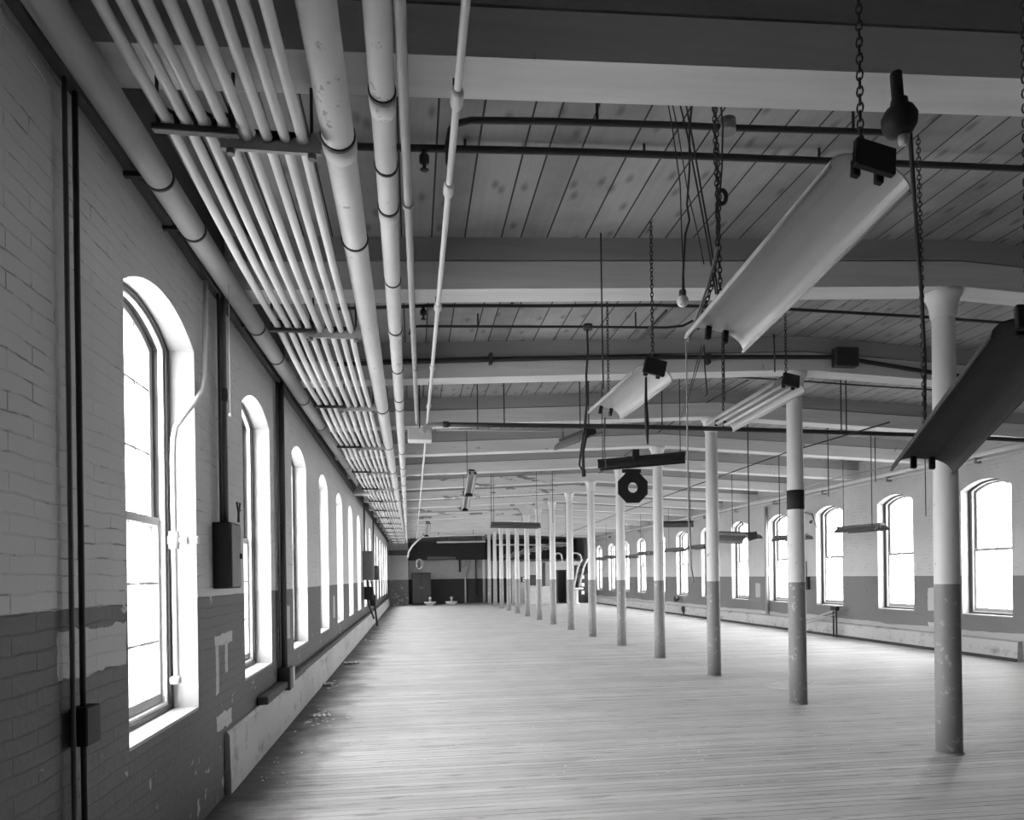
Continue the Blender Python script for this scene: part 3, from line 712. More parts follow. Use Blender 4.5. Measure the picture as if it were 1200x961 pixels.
for i, (x, y) in enumerate(row2):
    c0 = pix(x, y, 0, 5.05)
    r = copy_thing(BF, Matrix.Translation(c0) @ Matrix.Rotation(math.radians(-45), 4, 'Z'), '%s small fixture of the far row beside the columns, counting from the camera' % ORD[i], 'small fixtures beside the far columns', skip=('hanger_rod',)); hang(r, [(.45, None), (-.45, None)], 'rod')
# white-shaded lamps near the pipes
for i, (x, y, dd, sc_) in enumerate([(552, 568, 12.5, 1.0), (547, 588, 15.5, 1.0), (501, 621, 25, 1.2)]):
    c0 = depth(x, y, dd)
    T = Matrix.Translation(c0) @ Matrix.Rotation(math.radians(12), 4, 'Z') @ Matrix.Rotation(math.radians(-52), 4, 'X')
    r = make_fixture(.45 * sc_, .15 * sc_, True, std, True, ['first of three pale tube lamps hanging near the lagged pipes', 'second pale tube lamp hanging near the lagged pipes', 'farthest pale tube lamp hanging near the lagged pipes'][i], 'pale tube lamps near the pipes', T)
    hang(r, [(.2 * sc_, None)], 'rod')

# octagonal sign under the broadside fixture
c0 = depth(741.5, 571.5, 9.97); rr = .232
octo = [(c0.x + rr * math.cos(PI / 8 + i * PI / 4), c0.z + rr * math.sin(PI / 8 + i * PI / 4)) for i in range(8)]
oc = []; hole = []
for i in range(8):
    for j in range(4):
        a = Vector(octo[i]); b = Vector(octo[(i + 1) % 8]); p = a.lerp(b, j / 4); oc.append((p.x, p.y))
        ang = math.atan2(p.y - c0.z, p.x - c0.x); hole.append((c0.x + .072 * math.cos(ang), c0.z + .072 * math.sin(ang)))
R = root('octagonal_sign', 'black octagonal plate with a round hole hanging under the broadside fixture', 'sign', c0)
MB().ring(oc, hole, c0.y - .012, c0.y + .012, 'Y').build('plate', M['black'], R)
MB().box((c0.x - .15, c0.y - .012, c0.z + rr * .9), (c0.x + .12, c0.y + .012, c0.z + rr * .9 + .05)).build('mounting_strip', M['black'], R)
# ballast box and stem on top of F5
T = WM[F5.name]
bx = depth(751, 537, 9.97); MB().box((bx.x - .11, bx.y - .05, bx.z - .06), (bx.x + .11, bx.y + .05, bx.z + .03)).build('ballast_box', M['black'], F5)
bx = depth(745, 532, 9.97); MB().box((bx.x - .045, bx.y - .03, bx.z - .06), (bx.x + .045, bx.y + .03, bx.z + .06)).build('stem', M['black'], F5)

# ------------------------------------------------------------------ loose wires, cords, globe
def pxline(pts, Y, sub=1): return [pix(x, y, 1, Y) for x, y in pts]
wire('hanging_wire', 'thin wire ending at the white glass globe', pxline([(781, 100), (788, 150), (797, 215), (799, 280), (802, 340), (800, 346)], 3.82), .0035, M['darkcord'])
wire('hanging_wire', 'wavy dark cord left of the tangled chain', pxline([(812, 100), (808, 150), (808, 200), (805, 240), (808, 258), (803, 275), (801, 310), (800, 345)], 3.80), .006, M['darkcord'])
wire('hanging_wire', 'taut wire slanting down toward the nearest trough, left strand', pxline([(795, 100), (805, 155), (820, 235), (832, 300), (839, 345)], 3.84), .005, M['darkcord'])
wire('hanging_wire', 'taut wire slanting down toward the nearest trough, right strand', pxline([(801, 100), (811, 160), (823, 230), (836, 305), (842, 350)], 3.78), .005, M['darkcord'])
wire('hanging_wire', 'fine wire crossing behind the taut strands', pxline([(787, 100), (794, 150), (806, 225), (818, 275), (825, 310)], 3.86), .003, M['darkcord'])
cc = pix(836, 235, 1, 3.72)
R = root('tangled_chain', 'dark chain with a knotted pulley hook among the hanging wires', 'chain', cc)
pts = pxline([(836, 96), (839, 140), (840, 175), (842, 215), (843, 228)], 3.70)
for a, b in zip(pts, pts[1:]): MB().chain(a, b, .04, .004).build('chain', M['iron'], R)
pts = pxline([(843, 228), (840, 300), (834, 335), (818, 385)], 3.76)
for a, b in zip(pts, pts[1:]): MB().chain(a, b, .04, .004).build('chain', M['iron'], R)
MB().tube([pix(846 + 5 * math.sin(q), 231 + 8 * math.cos(q), 1, 3.7) for q in [2 * PI * i / 12 for i in range(12)]], .012, 8, closed=True).build('hook', M['iron'], R)
MB().tube(pxline([(843, 100), (847, 150), (846, 195), (844, 222), (839, 245), (839, 255), (843, 260)], 3.68), .005, 6).build('cord', M['darkcord'], R)
wire('pale_rod', 'pale rod lashed to the tangled chain beside the nearest trough', pxline([(841, 290), (828, 340), (812, 385), (806, 400)], 3.66), .008, M['cord'], 'rod')
c0 = pix(800, 353, 1, 3.82)
R = root('globe_lamp', 'small white glass globe on a hanging wire left of the nearest trough', 'lamp', c0)
MB().sphere(c0, .034).build('globe', M['globe'], R); MB().lathe([(.016, .028), (.02, .032), (.02, .06), (.01, .065)], 12, c0).build('socket', M['iron'], R)
wire('pull_line', 'long pale cord hanging down from the nearest trough past the columns', pxline([(804, 398), (805, 470), (806, 540), (807, 600), (809, 640), (810, 665), (813, 683)], 3.95), .0045, M['cord'], 'cord')
wire('hanging_cable', 'frayed dark cord hanging below the nearest trough', pxline([(825, 404), (826, 430), (828, 455), (829, 462), (826, 464)], 4.0), .004, M['darkcord'], 'cord')
for i, (xa_, xb2) in enumerate(((822, 798), (825, 800))):
    wire('hanging_wire', ('%s of the pair of wires trailing from the nearest trough to the beams' % ['upper', 'lower'][i]), [pix(xa_, 405, 1, 4.0), pix(810 + 2 * i, 450, 1, 6.0), pix(xb2, 490, 1, 8.2)], .004, M['darkcord'])
# drop cord with plug
R = root('extension_cable', 'braided black drop cord with a plug hanging between two fixtures', 'cord', pix(688, 384, 1, 7.05))
MB().tube(pxline([(688, 384), (689, 410), (687, 440), (688, 470), (685, 500), (682, 520), (680, 535), (679, 545), (683, 552)], 7.05), .011, 8).build('cord', M['darkcord'], R)
MB().tube(pxline([(688, 505), (683, 530), (684, 553)], 7.02), .016, 8).build('cord_loop', M['darkcord'], R)
c0 = pix(684, 553, 1, 7.02); MB().lathe([(.01, -.05), (.022, -.045), (.022, .01), (.012, .03)], 10, c0).build('plug', M['black'], R)
c0 = pix(689, 384, 1, 7.05); MB().lathe([(.05, -.02), (.05, .03)], 12, c0).build('box', M['iron'], R)
wire('hanging_wire', 'dark wire falling from the first beam to the empty trough on one chain', pxline([(704, 272), (705, 340), (706, 400), (707, 456)], 5.4), .006, M['darkcord'])
wire('hanging_strap', 'dark strap dangling below the empty trough on one chain', [pix(757, 442, 1, 5.2), pix(757, 470, 1, 5.2), pix(758, 495, 1, 5.25), pix(759, 521, 1, 5.25)], [.008, .012, .018, .006], M['black'], 'strap')
wire('hanging_wire', 'dark wire from the empty trough down to the broadside fixture', [pix(709, 490, 1, 6.55), pix(708, 520, 1, 8.0), pix(710, 548, 1, 9.35)], .007, M['darkcord'])
# black stem and round box above the nearest trough
c0 = pix(1054, 140, 1, 3.0)
R = root('pendant_box', 'black round junction box on a stem above the nearest trough', 'junction box', c0)
MB().tube([c0, (c0.x, c0.y + .02, zb(c0.x) + .0)], .026, 14).build('stem', M['black'], R)
MB().lathe([(.02, -.075), (.055, -.065), (.075, -.03), (.078, .01), (.06, .045), (.04, .06), (.036, .09), (.028, .095)], 18, c0).build('box', M['black'], R)
MB().lathe([(.012, -.12), (.022, -.11), (.026, -.075)], 12, c0 + Vector((.02, 0, 0))).build('porcelain_cap', M['enamel'], R)
wire('hanging_cable', 'twisted black cord from the round box to the fixture at the right edge', [pix(1066, 152, 1, 3.0), pix(1072, 240, 1, 3.3), pix(1080, 345, 1, 3.7), pix(1084, 430, 1, 3.95), pix(1083, 500, 1, 4.0)], .010, M['darkcord'], 'cord')
# slanted rod under the boards behind beam one
wire('slanted_rod', 'short dark rod slanting under the boards left of the globe', [pix(781, 364, 1, 6.0), pix(745, 402, 1, 6.9)], .013, M['iron'], 'rod')
# canopy bracket with the long chain
c0 = pix(750, 196, 1, 5.2)
R = root('ceiling_bracket', 'dark arm bracket under the boards where the long chain hangs', 'bracket', c0)
MB().box((c0.x - .05, 5.08, c0.z - .005), (c0.x + .42, 5.16, zc(c0.x) + .02), ch=.01).build('arm', M['iron'], R)
MB().lathe([(.05, -.035), (.055, -.01), (.05, .0)], 14, c0 + Vector((.02, -.06, 0))).build('cap', M['steel'], R)
# thin hanging rods and cords further down the room
rods = [(590, 455, 7.3, 497), (907, 392, 7.2, 436), (848, 402, 7.0, 470), (952, 0, 0, 0)]
for i, (x, ya_, Y, yb_) in enumerate(rods[1:3]):
    wire('hanging_rod', ['dark rod dropping to the tubed fixture near its top end', 'dark rod dropping to the tubed fixture near its lower end'][i], pxline([(x, ya_), (x + 1, yb_)], Y), .008, M['iron'], 'rod')
drops = [(878, 505, 628, 11.3, 'to the hooked low fixture'), (1022, 517, 617, 13.4, 'to the nearest bench fixture'), (986, 452, 507, 9.2, 'above the thick dark pipe near the banded column'), (971, 523, 582, 12.0, 'right of the banded column'), (1026, 520, 565, 12.5, 'left of the nearest column'), (859, 577, 660, 18.0, 'left of the hooked fixture'), (914, 560, 630, 14.8, 'to the second bench fixture'), (648, 527, 613, 17.6, 'far down the room by the dark broadside fixture'), (576, 527, 613, 17.3, 'far down the room at the left end of the broadside fixture'), (1085, 560, 605, 12.0, 'behind the nearest column')]
for i, (x, ya_, yb_, dd, lab) in enumerate(drops):
    a = depth(x, yb_, dd); wire('drop_wire', 'thin dark wire hanging ' + lab, [a, (a.x, a.y, zc(a.x) + .02)], .008, M['darkcord'], 'wire', None)

# ------------------------------------------------------------------ left wall fittings
x0 = XL
# bent conduit with valve at the first window
R = root('bent_conduit', 'white bent conduit with a valve, entering the reveal of the nearest window', 'pipe', pix(207, 800, 0, XL - .1))
xa = XL + .035; xb_ = XL - .085
pts = [pix(241, 330, 0, xa), pix(240, 400, 0, xa), pix(239.5, 440, 0, xa), pix(236, 458, 0, xa - .01), pix(226, 474, 0, (xa * 2 + xb_) / 3), pix(214, 489, 0, (xa + xb_ * 2) / 3), pix(206, 500, 0, xb_), pix(203, 515, 0, xb_), pix(202.5, 540, 0, xb_), pix(204, 630, 0, xb_), pix(207, 798, 0, xb_)]
pts[0].z = zb(XL) - .1
MB().tube(pts, .017, 12).build('pipe_body', M['white'], R)
v = pix(204, 633, 0, xb_)
MB().lathe([(.03, -.055), (.03, -.03), (.038, -.02), (.038, .02), (.03, .03), (.03, .055)], 14, v).build('valve', M['white'], R)
ax = Vector((1, .0, 0)); MB().lathe([(.02, .02), (.02, .06), (.03, .065), (.03, .085), (.016, .09), (.016, .12), (.026, .125), (.026, .15)], 12, v, ax).build('valve_stem', M['white'], R)
v2 = pix(206, 798, 0, xb_); MB().lathe([(.02, -.02), (.034, -.012), (.034, .02), (.02, .03)], 12, v2).build('foot_fitting', M['white'], R)
# dark electrical box with conduits
e0 = pix(250, 690, 0, XL + .002); yA = e0.y; zB = pix(250, 690, 0, XL).z; zT = pix(250, 612, 0, XL).z
yB = pix(282, 650, 0, XL + .125).y
R = root('electrical_box', 'dark metal electrical box on the left wall before the second window', 'electrical box', (XL, yA, zB))
MB().box((XL - .002, yA, zB), (XL + .125, yB, zT), ch=.006).build('case', M['black'], R)
MB().box((XL + .126, yA + .012, zB + .012), (XL + .132, yB - .012, zT - .012), ch=.003).build('door', plain('grey_box_door', .12, .45), R)
MB().box((XL + .125, yB - .05, (zB + zT) / 2 - .02), (XL + .145, yB - .035, (zB + zT) / 2 + .02)).build('latch', M['iron'], R)
for i, (dy, rr_, mt) in enumerate(((.05, .012, 'iron'), (.15, .026, 'tin'))):
    MB().tube([(XL + .05, yA + dy, zT - .01), (XL + .05, yA + dy, zb(XL) - .35), (XL + .05, yA + dy, zb(XL) + .3)], rr_, 12).build('conduit', M[mt], R)
MB().lathe([(.03, -.05), (.034, 0), (.03, .05)], 12, (XL + .05, yA + .15, pix(253, 455, 0, XL + .05).z)).build('coupling', M['iron'], R)
h0 = pix(279, 612, 0, XL + .08); 
o = MB(); o.tube([h0 + Vector((0, 0, -.0)), h0 + Vector((0, .015, .07)), h0 + Vector((0, -.03, .15)), h0 + Vector((0, .07, .155)), h0 + Vector((0, .03, .07)), h0 + Vector((0, .03, .0))], .007, 8)
o.tube([h0 + Vector((0, .0, .1)), h0 + Vector((0, .1, .1))], .006, 8); o = o.build('wire_hook', M['iron']); tag(o, 'bent wire hook standing on the dark electrical box', 'hook')
# white string with a knob
sx = XL + .2
a = pix(268, 290, 0, sx); b = pix(270, 486, 0, sx); R = root('pull_string', 'white string with a small knob hanging by the left wall', 'string', b)
MB().tube([(b.x, b.y, zpipe), b], .003, 6).build('string', M['cord'], R); MB().sphere(b, .014, 10).build('knob', M['cord'], R)
# dark down pipe with foot box
yd = pix(331, 650, 0, XL + .05).y
R = root('down_pipe', 'dark vertical pipe with a foot box between second and third left windows', 'pipe', (XL + .05, yd, .45))
MB().tube([(XL + .05, yd, .46), (XL + .05, yd, zpipe - .02)], .038, 12).build('pipe_body', M['iron'], R)
MB().box((XL - .002, yd - .09, .44), (XL + .13, yd + .09, .68), ch=.01).build('foot_box', M['iron'], R)
MB().box((XL - .002, yd + .1, .47), (XL + .12, yd + .26, .66), ch=.01).build('block', M['plaster'], R)
MB().tube([(XL + .03, yd - .09, .7), (XL + .03, yd - .09, zpipe - .1)], .012, 8).build('conduit', M['tin'], R)
# conduit far left edge
yd = pix(93, 500, 0, XL + .03).y
R = root('down_pipe', 'dark vertical conduit with an outlet box left of the nearest window', 'pipe', (XL + .03, yd, .3))
MB().tube([(XL + .03, yd, .42), (XL + .03, yd, zb(XL) + .3)], .012, 12).build('pipe_body', M['iron'], R)
MB().tube([(XL + .03, yd - .09, .3), (XL + .03, yd - .09, zb(XL) + .3)], .01, 12).build('conduit', M['tin'], R)
zz = pix(92, 858, 0, XL + .03).z; MB().box((XL - .002, yd - .06, zz - .06), (XL + .07, yd + .07, zz + .1), ch=.006).build('outlet_box', M['black'], R)
# white bowl lamp at the top of the wall
c0 = pix(424, 577, 0, XL + .30)
R = root('wall_lamp', 'white bowl lamp on a bracket high on the left wall', 'lamp', c0)
MB().lathe([(.02, .22), (.05, .20), (.10, .13), (.17, .02), (.19, -.06), (.18, -.06), (.16, .01)], 18, c0).build('shade', M['enamel'], R)
MB().tube([c0 + Vector((0, 0, .2)), c0 + Vector((0, 0, .3)), c0 + Vector((-.1, 0, .36)), (XL + .002, c0.y, c0.z + .36)], .014, 8).build('bracket', M['iron'], R)
# far panels on the left wall
def wall_panel(name, label, pxs, depth_, mat, legs=True):
    (xa, ya_), (xb2, yb_) = pxs
    a = pix(xa, yb_, 0, XL); b = pix(xb2, ya_, 0, XL + depth_); y0, y1 = a.y, max(a.y + .35, b.y); z0 = a.z; z1 = pix(xa, ya_, 0, XL).z
    R = root(name, label, 'electrical panel', (XL, y0, z0))
    MB().box((XL - .002, y0, z0), (XL + depth_, y1, z1), ch=.01).build('case', mat, R)
    MB().box((XL + depth_ + .001, y0 + .05, z0 + .05), (XL + depth_ + .012, y1 - .05, z1 - .05), ch=.004).build('door', mat, R)
    MB().tube([(XL + .06, y0 + .1, z1 - .01), (XL + .06, y0 + .1, zpipe - .1)], .025, 8).build('conduit', M['iron'], R)
    if legs:
        MB().box((XL + .03, y0 + .02, z0 - .55), (XL + depth_ - .02, y0 + .22, z0 - .18)).build('switch_box', M['black'], R)
        MB().tube([(XL + .12, y0 + .12, z0), (XL + .14, y0 + .12, .9), (XL + .3, y0 + .1, .44)], .03, 8).build('drop_conduit', M['iron'], R)
    return R, y0, z0
wall_panel('electrical_cabinet', 'tall grey electrical panel far along the left wall', ((425, 646), (431, 680)), .30, M['tin'])
wall_panel('electrical_cabinet', 'small dark electrical panel beyond the tall grey one', ((436, 663), (440, 680)), .22, M['iron'], False)
c0 = pix(433, 735, 2, 0.0) + Vector((.15, 0, 0)); R = root('leaning_pipe', 'dark pipe leaning beside the base of the left wall near the panels', 'pipe', c0)
MB().tube([c0 + Vector((.1, 0, .03)), c0 + Vector((0, .1, 1.0)), c0 + Vector((-.12, .15, 1.6))], .035, 10).build('pipe_body', M['iron'], R)
MB().box(c0 + Vector((-.22, -.1, .7)), c0 + Vector((.06, .15, 1.05)), ch=.01).build('valve_box', M['black'], R)

# ------------------------------------------------------------------ right wall fittings
def rpt(x, y, off=0.0): return pix(x, y, 0, XR - off)
p = rpt(979, 728, .18)
R = root('pipe_rack', 'dark twin posts with slanting rods at the foot of the right wall', 'rack', (p.x, p.y, 0))
q0 = rpt(977, 745, .25); MB().tube([(q0.x, q0.y, .01), (q0.x, q0.y, .72)], .022, 8).build('post', M['iron'], R); MB().tube([(q0.x, q0.y - .12, .01), (q0.x, q0.y - .12, .72)], .022, 8).build('post', M['iron'], R)
MB().tube([(q0.x, q0.y - .06, .66), rpt(945, 727, .3)], .018, 8).build('rod', M['greypipe'], R); MB().tube([(q0.x, q0.y - .06, .56), rpt(943, 731, .3)], .018, 8).build('rod', M['greypipe'], R)
MB().box((q0.x - .05, q0.y - .18, .66), (q0.x + .05, q0.y + .06, .76), ch=.01).build('head', M['black'], R)
p = rpt(945, 684, .03); R = root('switch_box', 'small black switch box between two right wall windows', 'switch', p)
MB().box((p.x - .04, p.y - .14, p.z - .16), (XR + .002, p.y + .14, p.z + .18), ch=.01).build('case', M['black'], R); MB().tube([(XR - .03, p.y, p.z + .17), (XR - .03, p.y, p.z + .6)], .015, 8).build('conduit', M['tin'], R)
p = rpt(958, 612, .06); R = root('wall_bracket', 'dark bent bracket on the right wall beside the second window', 'bracket', p)
MB().tube([rpt(940, 600, .03), rpt(952, 603, .25), rpt(955, 612, .3), rpt(957, 618, .1)], .022, 8).build('arm', M['tin'], R); MB().lathe([(.05, -.03), (.06, 0), (.03, .05)], 10, rpt(951, 612, .2)).build('socket', M['iron'], R)
p = rpt(898, 650, .06); R = root('down_pipe', 'grey vertical pipe on the right wall between third and fourth windows', 'pipe', (p.x, p.y, .37))
MB().tube([(p.x, p.y, .37), (p.x, p.y, 3.55)], .045, 10).build('pipe_body', M['greypipe'], R); MB().tube([(p.x, p.y, 1.5), (p.x, p.y, 1.75)], .06, 10).build('coupling', M['greypipe'], R)
for i, (x, y) in enumerate(((792, 702), (801, 714))):
    p = rpt(x, y, .12); R = root('pipe_valve', ['dark valve wheel low on the right wall under a window', 'dark valve standing at the base of the right wall with a floor pipe'][i], 'valve', p)
    MB().tube([p + Vector((0, 0, -.1)), p + Vector((0, 0, .1))], .06, 10).build('body', M['iron'], R)
    MB().tube([p + Vector((-.03, .11 * math.cos(q), .11 * math.sin(q))) for q in [2 * PI * j / 12 for j in range(12)]], .018, 6, closed=True).build('wheel', M['iron'], R)
    MB().tube([p, (XR + .002, p.y, p.z)], .03, 8).build('stub', M['iron'], R)
    if i: MB().tube([(p.x, p.y, p.z - .1), (p.x, p.y, .03), (p.x - .1, p.y - 2.5, .03)], .03, 8).build('floor_pipe', M['iron'], R)

# ------------------------------------------------------------------ the far end
YW = Y1
def P3(x, y, Y): return pix(x, y, 1, Y)
# whitewashed pier at the left corner
a = P3(453.5, 711, 41.2); b = P3(478, 650, 41.2)
t_ = brick_wall('brick_pier', 0, .40, .13, wear=.62)
o = MB().box((XL + .002, 41.4, .001), (b.x, YW - .002, zc(XL) - .05)).build('wall_pier', t_); tag(o, 'pale painted pier in the far left corner', 'wall', kind='structure')
MB_ = MB().box((XL + .01, 41.25, P3(460, 651, 41.2).z), (b.x + .1, 41.39, P3(460, 645, 41.2).z), ch=.01); o = MB_.build('trim_2', M['darkwood']); tag(o, 'dark timber rail across the far corner pier', 'trim', kind='structure')
# dark header beam over the recess
z0 = P3(520, 656, 42).z; o = MB().box((b.x + .02, 41.9, z0), (COLX[15] - .02, 42.6, zb(2) - .25), ch=.02).build('trim_3', M['black']); tag(o, 'dark timber header over the recess in the end wall', 'trim', kind='structure')
o = MB().box((COLX[15] + .02, 42.0, P3(620, 655, 42).z), (9.9, 42.6, P3(620, 632, 42).z), ch=.02).build('trim_4', M['black']); tag(o, 'dark header over the partition at the far end', 'trim', kind='structure')
# white pipes across the far end
for i, (x1, x2, y1_, y2_, Y, r_, lab) in enumerate(((512, 569, 635.5, 634.5, 41.0, .06, 'white pipe crossing the far end under the ceiling'), (500, 568, 628, 627, 37.5, .035, 'thin pale pipe crossing just before the far header'), (578, 646, 638.5, 638.5, 41.6, .05, 'white pipe crossing behind the farthest columns'))):
    a = P3(x1, y1_, Y); b2 = P3(x2, y2_, Y); R = root('cross_pipe', lab, 'pipe', a); MB().tube([a, b2], r_, 10).build('pipe_body', M['white'], R)
    for q in (.2, .8): c0 = a.lerp(b2, q); MB().tube([c0, (c0.x, c0.y, zc(c0.x) + .005)], .012, 6).build('hanger_rod', M['iron'], R)
# bent white pipe at the end of the lagged pipes
R = root('elbow_pipe', 'bent white pipe dropping from the conduit end near the far corner', 'pipe', P3(478, 652, 38))
MB().tube([P3(496, 627, 37), P3(490, 633, 37.2), P3(483, 640, 37.6), P3(479, 647, 38), P3(478, 653, 38)], .05, 10).build('pipe_body', M['white'], R)
c0 = P3(496, 627, 37); MB().tube([c0, (c0.x, c0.y, zc(c0.x) + .02)], .012, 6).build('hanger_rod', M['iron'], R)
# dark locker cabinet
a = P3(483, 707.2, 41.0); b = P3(505, 671, 41.0); zt = b.z
R = root('steel_cabinet', 'dark steel cabinet against the far end wall', 'cabinet', (a.x, 41.2, 0))
MB().box((a.x, 41.3, .001), (b.x, 41.9, zt), ch=.02).build('body', M['black'], R)
xm = (a.x + b.x) / 2
for s_ in (0, 1): 
    d_ = MB().box((a.x + .03 + s_ * (xm - a.x - .01), 41.275, .12), (xm - .01 + s_ * (xm - a.x - .01), 41.3, zt - .06), ch=.008).build('door', M['iron'], R)
    MB().box((xm - .06 + s_ * .09, 41.25, zt * .5), (xm - .03 + s_ * .09, 41.275, zt * .5 + .14)).build('handle', M['steel'], d_)
# coil hanging above it
c0 = P3(491, 661, 40.6)
R = root('hanging_coil', 'pale coil of hose hanging above the dark steel cabinet', 'coil', c0)
for j in range(3): MB().tube([c0 + Vector((.16 * math.cos(q) + j * .03, .03 * j, .28 * math.sin(q))) for q in [2 * PI * i / 14 for i in range(14)]], .035, 6, closed=True).build('loop', M['cord'], R)
MB().tube([c0 + Vector((0, 0, .28)), (c0.x, c0.y, zc(c0.x) + .01)], .014, 6).build('cord', M['darkcord'], R)
# far hanging fixture
p0 = P3(501, 655, 39.5); p1 = P3(534, 655.5, 39.5)
R = make_fixture((p0 - p1).length, .4, False, (M['tin'], M['tin'], M['tin']), False, 'long dark fixture hanging before the end wall recess', None, frame_matrix(p0, p1, 0)); hang(R, [(.6, None), (-.6, None)], 'rod')
# basins
bp = None
for i, (x, y) in enumerate(((504, 706.5), (529, 706))):
    c0 = P3(x, 704, 40.8); c0.z = 0.001
    lab = ['low round white basin with a spout, nearer the dark cabinet', 'low round white basin with a spout, further from the dark cabinet'][i]
    if bp is None:
        bp = root('wash_basin', lab, 'basin', c0, 'low white basins at the far end')
        MB().lathe([(.16, 0.0), (.18, .04), (.30, .10), (.36, .2), (.34, .21), (.25, .13), (.05, .10)], 20, c0).build('bowl', M['enamel'], bp)
        MB().lathe([(.05, .1), (.05, .36), (.09, .38), (.07, .46), (.03, .48)], 12, c0).build('spout', M['enamel'], bp)
    else: copy_thing(bp, c0, lab)
# pipes and hoses on the end wall
a = P3(546, 707, 42.9); R = root('wall_riser', 'pale vertical pipe on the end wall with a forked top', 'pipe', (a.x, 43.1, 0))
MB().tube([(a.x, 43.1, .01), (a.x, 43.1, 1.75)], .05, 8).build('pipe_body', M['plaster'], R); MB().tube([(a.x, 43.1, 1.7), (a.x + .25, 43.05, 2.2), (a.x + .3, 43.0, 2.7)], .035, 8).build('branch', M['greypipe'], R)
for i, (x, w_) in enumerate(((539, .05), (558, .04))):
    a = P3(x, 668, 42.9); R = root('wall_riser', ['dark hose hanging on the end wall beside the forked pipe', 'dark pipe with a looped hose on the end wall near the last column'][i], 'pipe', a)
    MB().tube([(a.x, 43.1, 2.9), (a.x, 43.1, 1.9 if i == 0 else .5)], w_, 8).build('pipe_body', M['iron'], R)
    MB().tube([(a.x + .05, 43.1, 2.6), (a.x + .2, 43.05, 2.2), (a.x + .35, 43.05, 2.25), (a.x + .42, 43.1, 2.8)], .025, 8).build('hose', M['greypipe'], R)
# partition with doorway, right part of the far end
YP = 40.2
xa = P3(600, 700, YP).x; xb_ = P3(645, 700, YP).x; xc_ = P3(665, 700, YP).x
zt = P3(630, 658, YP).z
pw = plain('partition_boards', .42, .7, 0, .2, 3.0)
o = MB().box((xa, YP, .001), (xb_, YP + .1, zt)).box((xb_, YP, P3(650, 668, YP).z), (xc_ + .35, YP + .1, zt)).box((xc_, YP, .001), (xc_ + .35, YP + .1, zt)).build('wall_partition', pw); tag(o, 'pale partition of boards behind the far columns', 'wall', kind='structure')
R = root('door_1', 'dark open doorway door in the far partition', 'door', (xb_, YP, 0), None, 'structure')
zd = P3(650, 668, YP).z
MB().box((xb_ + .02, YP + .02, .01), (xb_ + (xc_ - xb_) * .45, YP + .06, zd - .02)).build('door_leaf', M['darkwood'], R)
MB().box((xb_ + .001, YP - .02, .001), (xb_ + .05, YP + .11, zd)).box((xc_ - .05, YP - .02, .001), (xc_ - .001, YP + .11, zd)).build('door_frame', M['greywood'], R)
o = MB().box((xb_ - .4, YP + 1.0, .001), (xc_ + .6, YP + 1.05, zt)).build('wall_closet', M['darkwood']); tag(o, 'dark boarding seen through the far doorway', 'wall', kind='structure')
a = P3(621, 708, YP - .5); b = P3(643, 687, YP - .5)
R = root('packing_case', 'large pale crate standing before the far partition', 'crate', (a.x, YP - .5, 0))
MB().box((a.x, YP - .85, .001), (b.x, YP - .2, b.z), ch=.01).build('case', M['plaster'], R); MB().box((a.x - .01, YP - .87, b.z - .12), (b.x + .01, YP - .18, b.z + .001), ch=.01).build('lid', M['plaster'], R)
a = P3(621, 686, YP); b = P3(628.5, 674.5, YP); R = root('notice_board', 'dark square panel on the partition above the pale crate', 'panel', a)
MB().box((a.x, YP - .04, a.z), (b.x, YP - .002, b.z), ch=.005).build('board', M['darkwood'], R); MB().box((a.x - .02, YP - .05, b.z), (b.x + .02, YP - .002, b.z + .03)).build('top_rail', M['black'], R)
a = P3(610.5, 682.5, YP); b = P3(616, 676, YP); R = root('switch_board', 'black switch box with two square white dials behind the far columns', 'switch', a)
MB().box((a.x, YP - .12, a.z), (b.x, YP - .002, b.z), ch=.01).build('case', M['black'], R)
xm = (a.x + b.x) / 2
for z_ in (.28, .72): z0 = a.z + (b.z - a.z) * z_; MB().box((xm - .045, YP - .13, z0 - .045), (xm + .045, YP - .121, z0 + .045)).build('dial', M['paper'], R)
a = P3(635.5, 687, YP); b = P3(638.5, 659, YP); R = root('dark_post', 'dark timber post standing against the partition right of the panel', 'post', (a.x, YP, 0))
MB().box((a.x, YP - .12, .001), (b.x, YP - .01, b.z), ch=.01).build('post', M['darkwood'], R); MB().box((a.x - .05, YP - .16, .001), (b.x + .05, YP - .003, .06)).build('foot', M['darkwood'], R)
# hoops on top of partition
hp = None
for i, (x, y, w_) in enumerate(((654, 657, .22), (673.5, 657, .38))):
    c0 = P3(x, y, YP + .05); c0.z = zt
    pts = [c0 + Vector((-w_, 0, 0)), c0 + Vector((-w_, 0, .25))] + [c0 + Vector((-w_ * math.cos(q), 0, .25 + .22 * math.sin(q))) for q in (.5, 1, PI / 2, 2.1, 2.6)] + [c0 + Vector((w_, 0, .25)), c0 + Vector((w_, 0, 0))]
    R = root('pipe_hoop', ['small white pipe hoop above the far doorway', 'large white pipe hoop right of the far doorway'][i], 'hoop', c0)
    MB().tube(pts, .05, 8).build('hoop', M['white'], R); MB().lathe([(.09, -.0), (.09, .03)], 10, c0 + Vector((w_, 0, 0))).build('flange', M['white'], R)
# shelf beam carrying the second hoop
o = MB().box((xc_ + .36, YP - .05, zt - .25), (P3(679, 657, YP).x, YP + .15, zt - .002), ch=.01).build('trim_5', pw); tag(o, 'pale ledge beside the far doorway', 'trim', kind='structure')
MB2 = MB().box((P3(677.5, 657, YP).x, YP - .04, .001), (P3(679, 657, YP).x, YP + .14, zt - .252)); o = MB2.build('trim_6', M['darkwood']); tag(o, 'dark post under the pale ledge at the far end', 'trim', kind='structure')
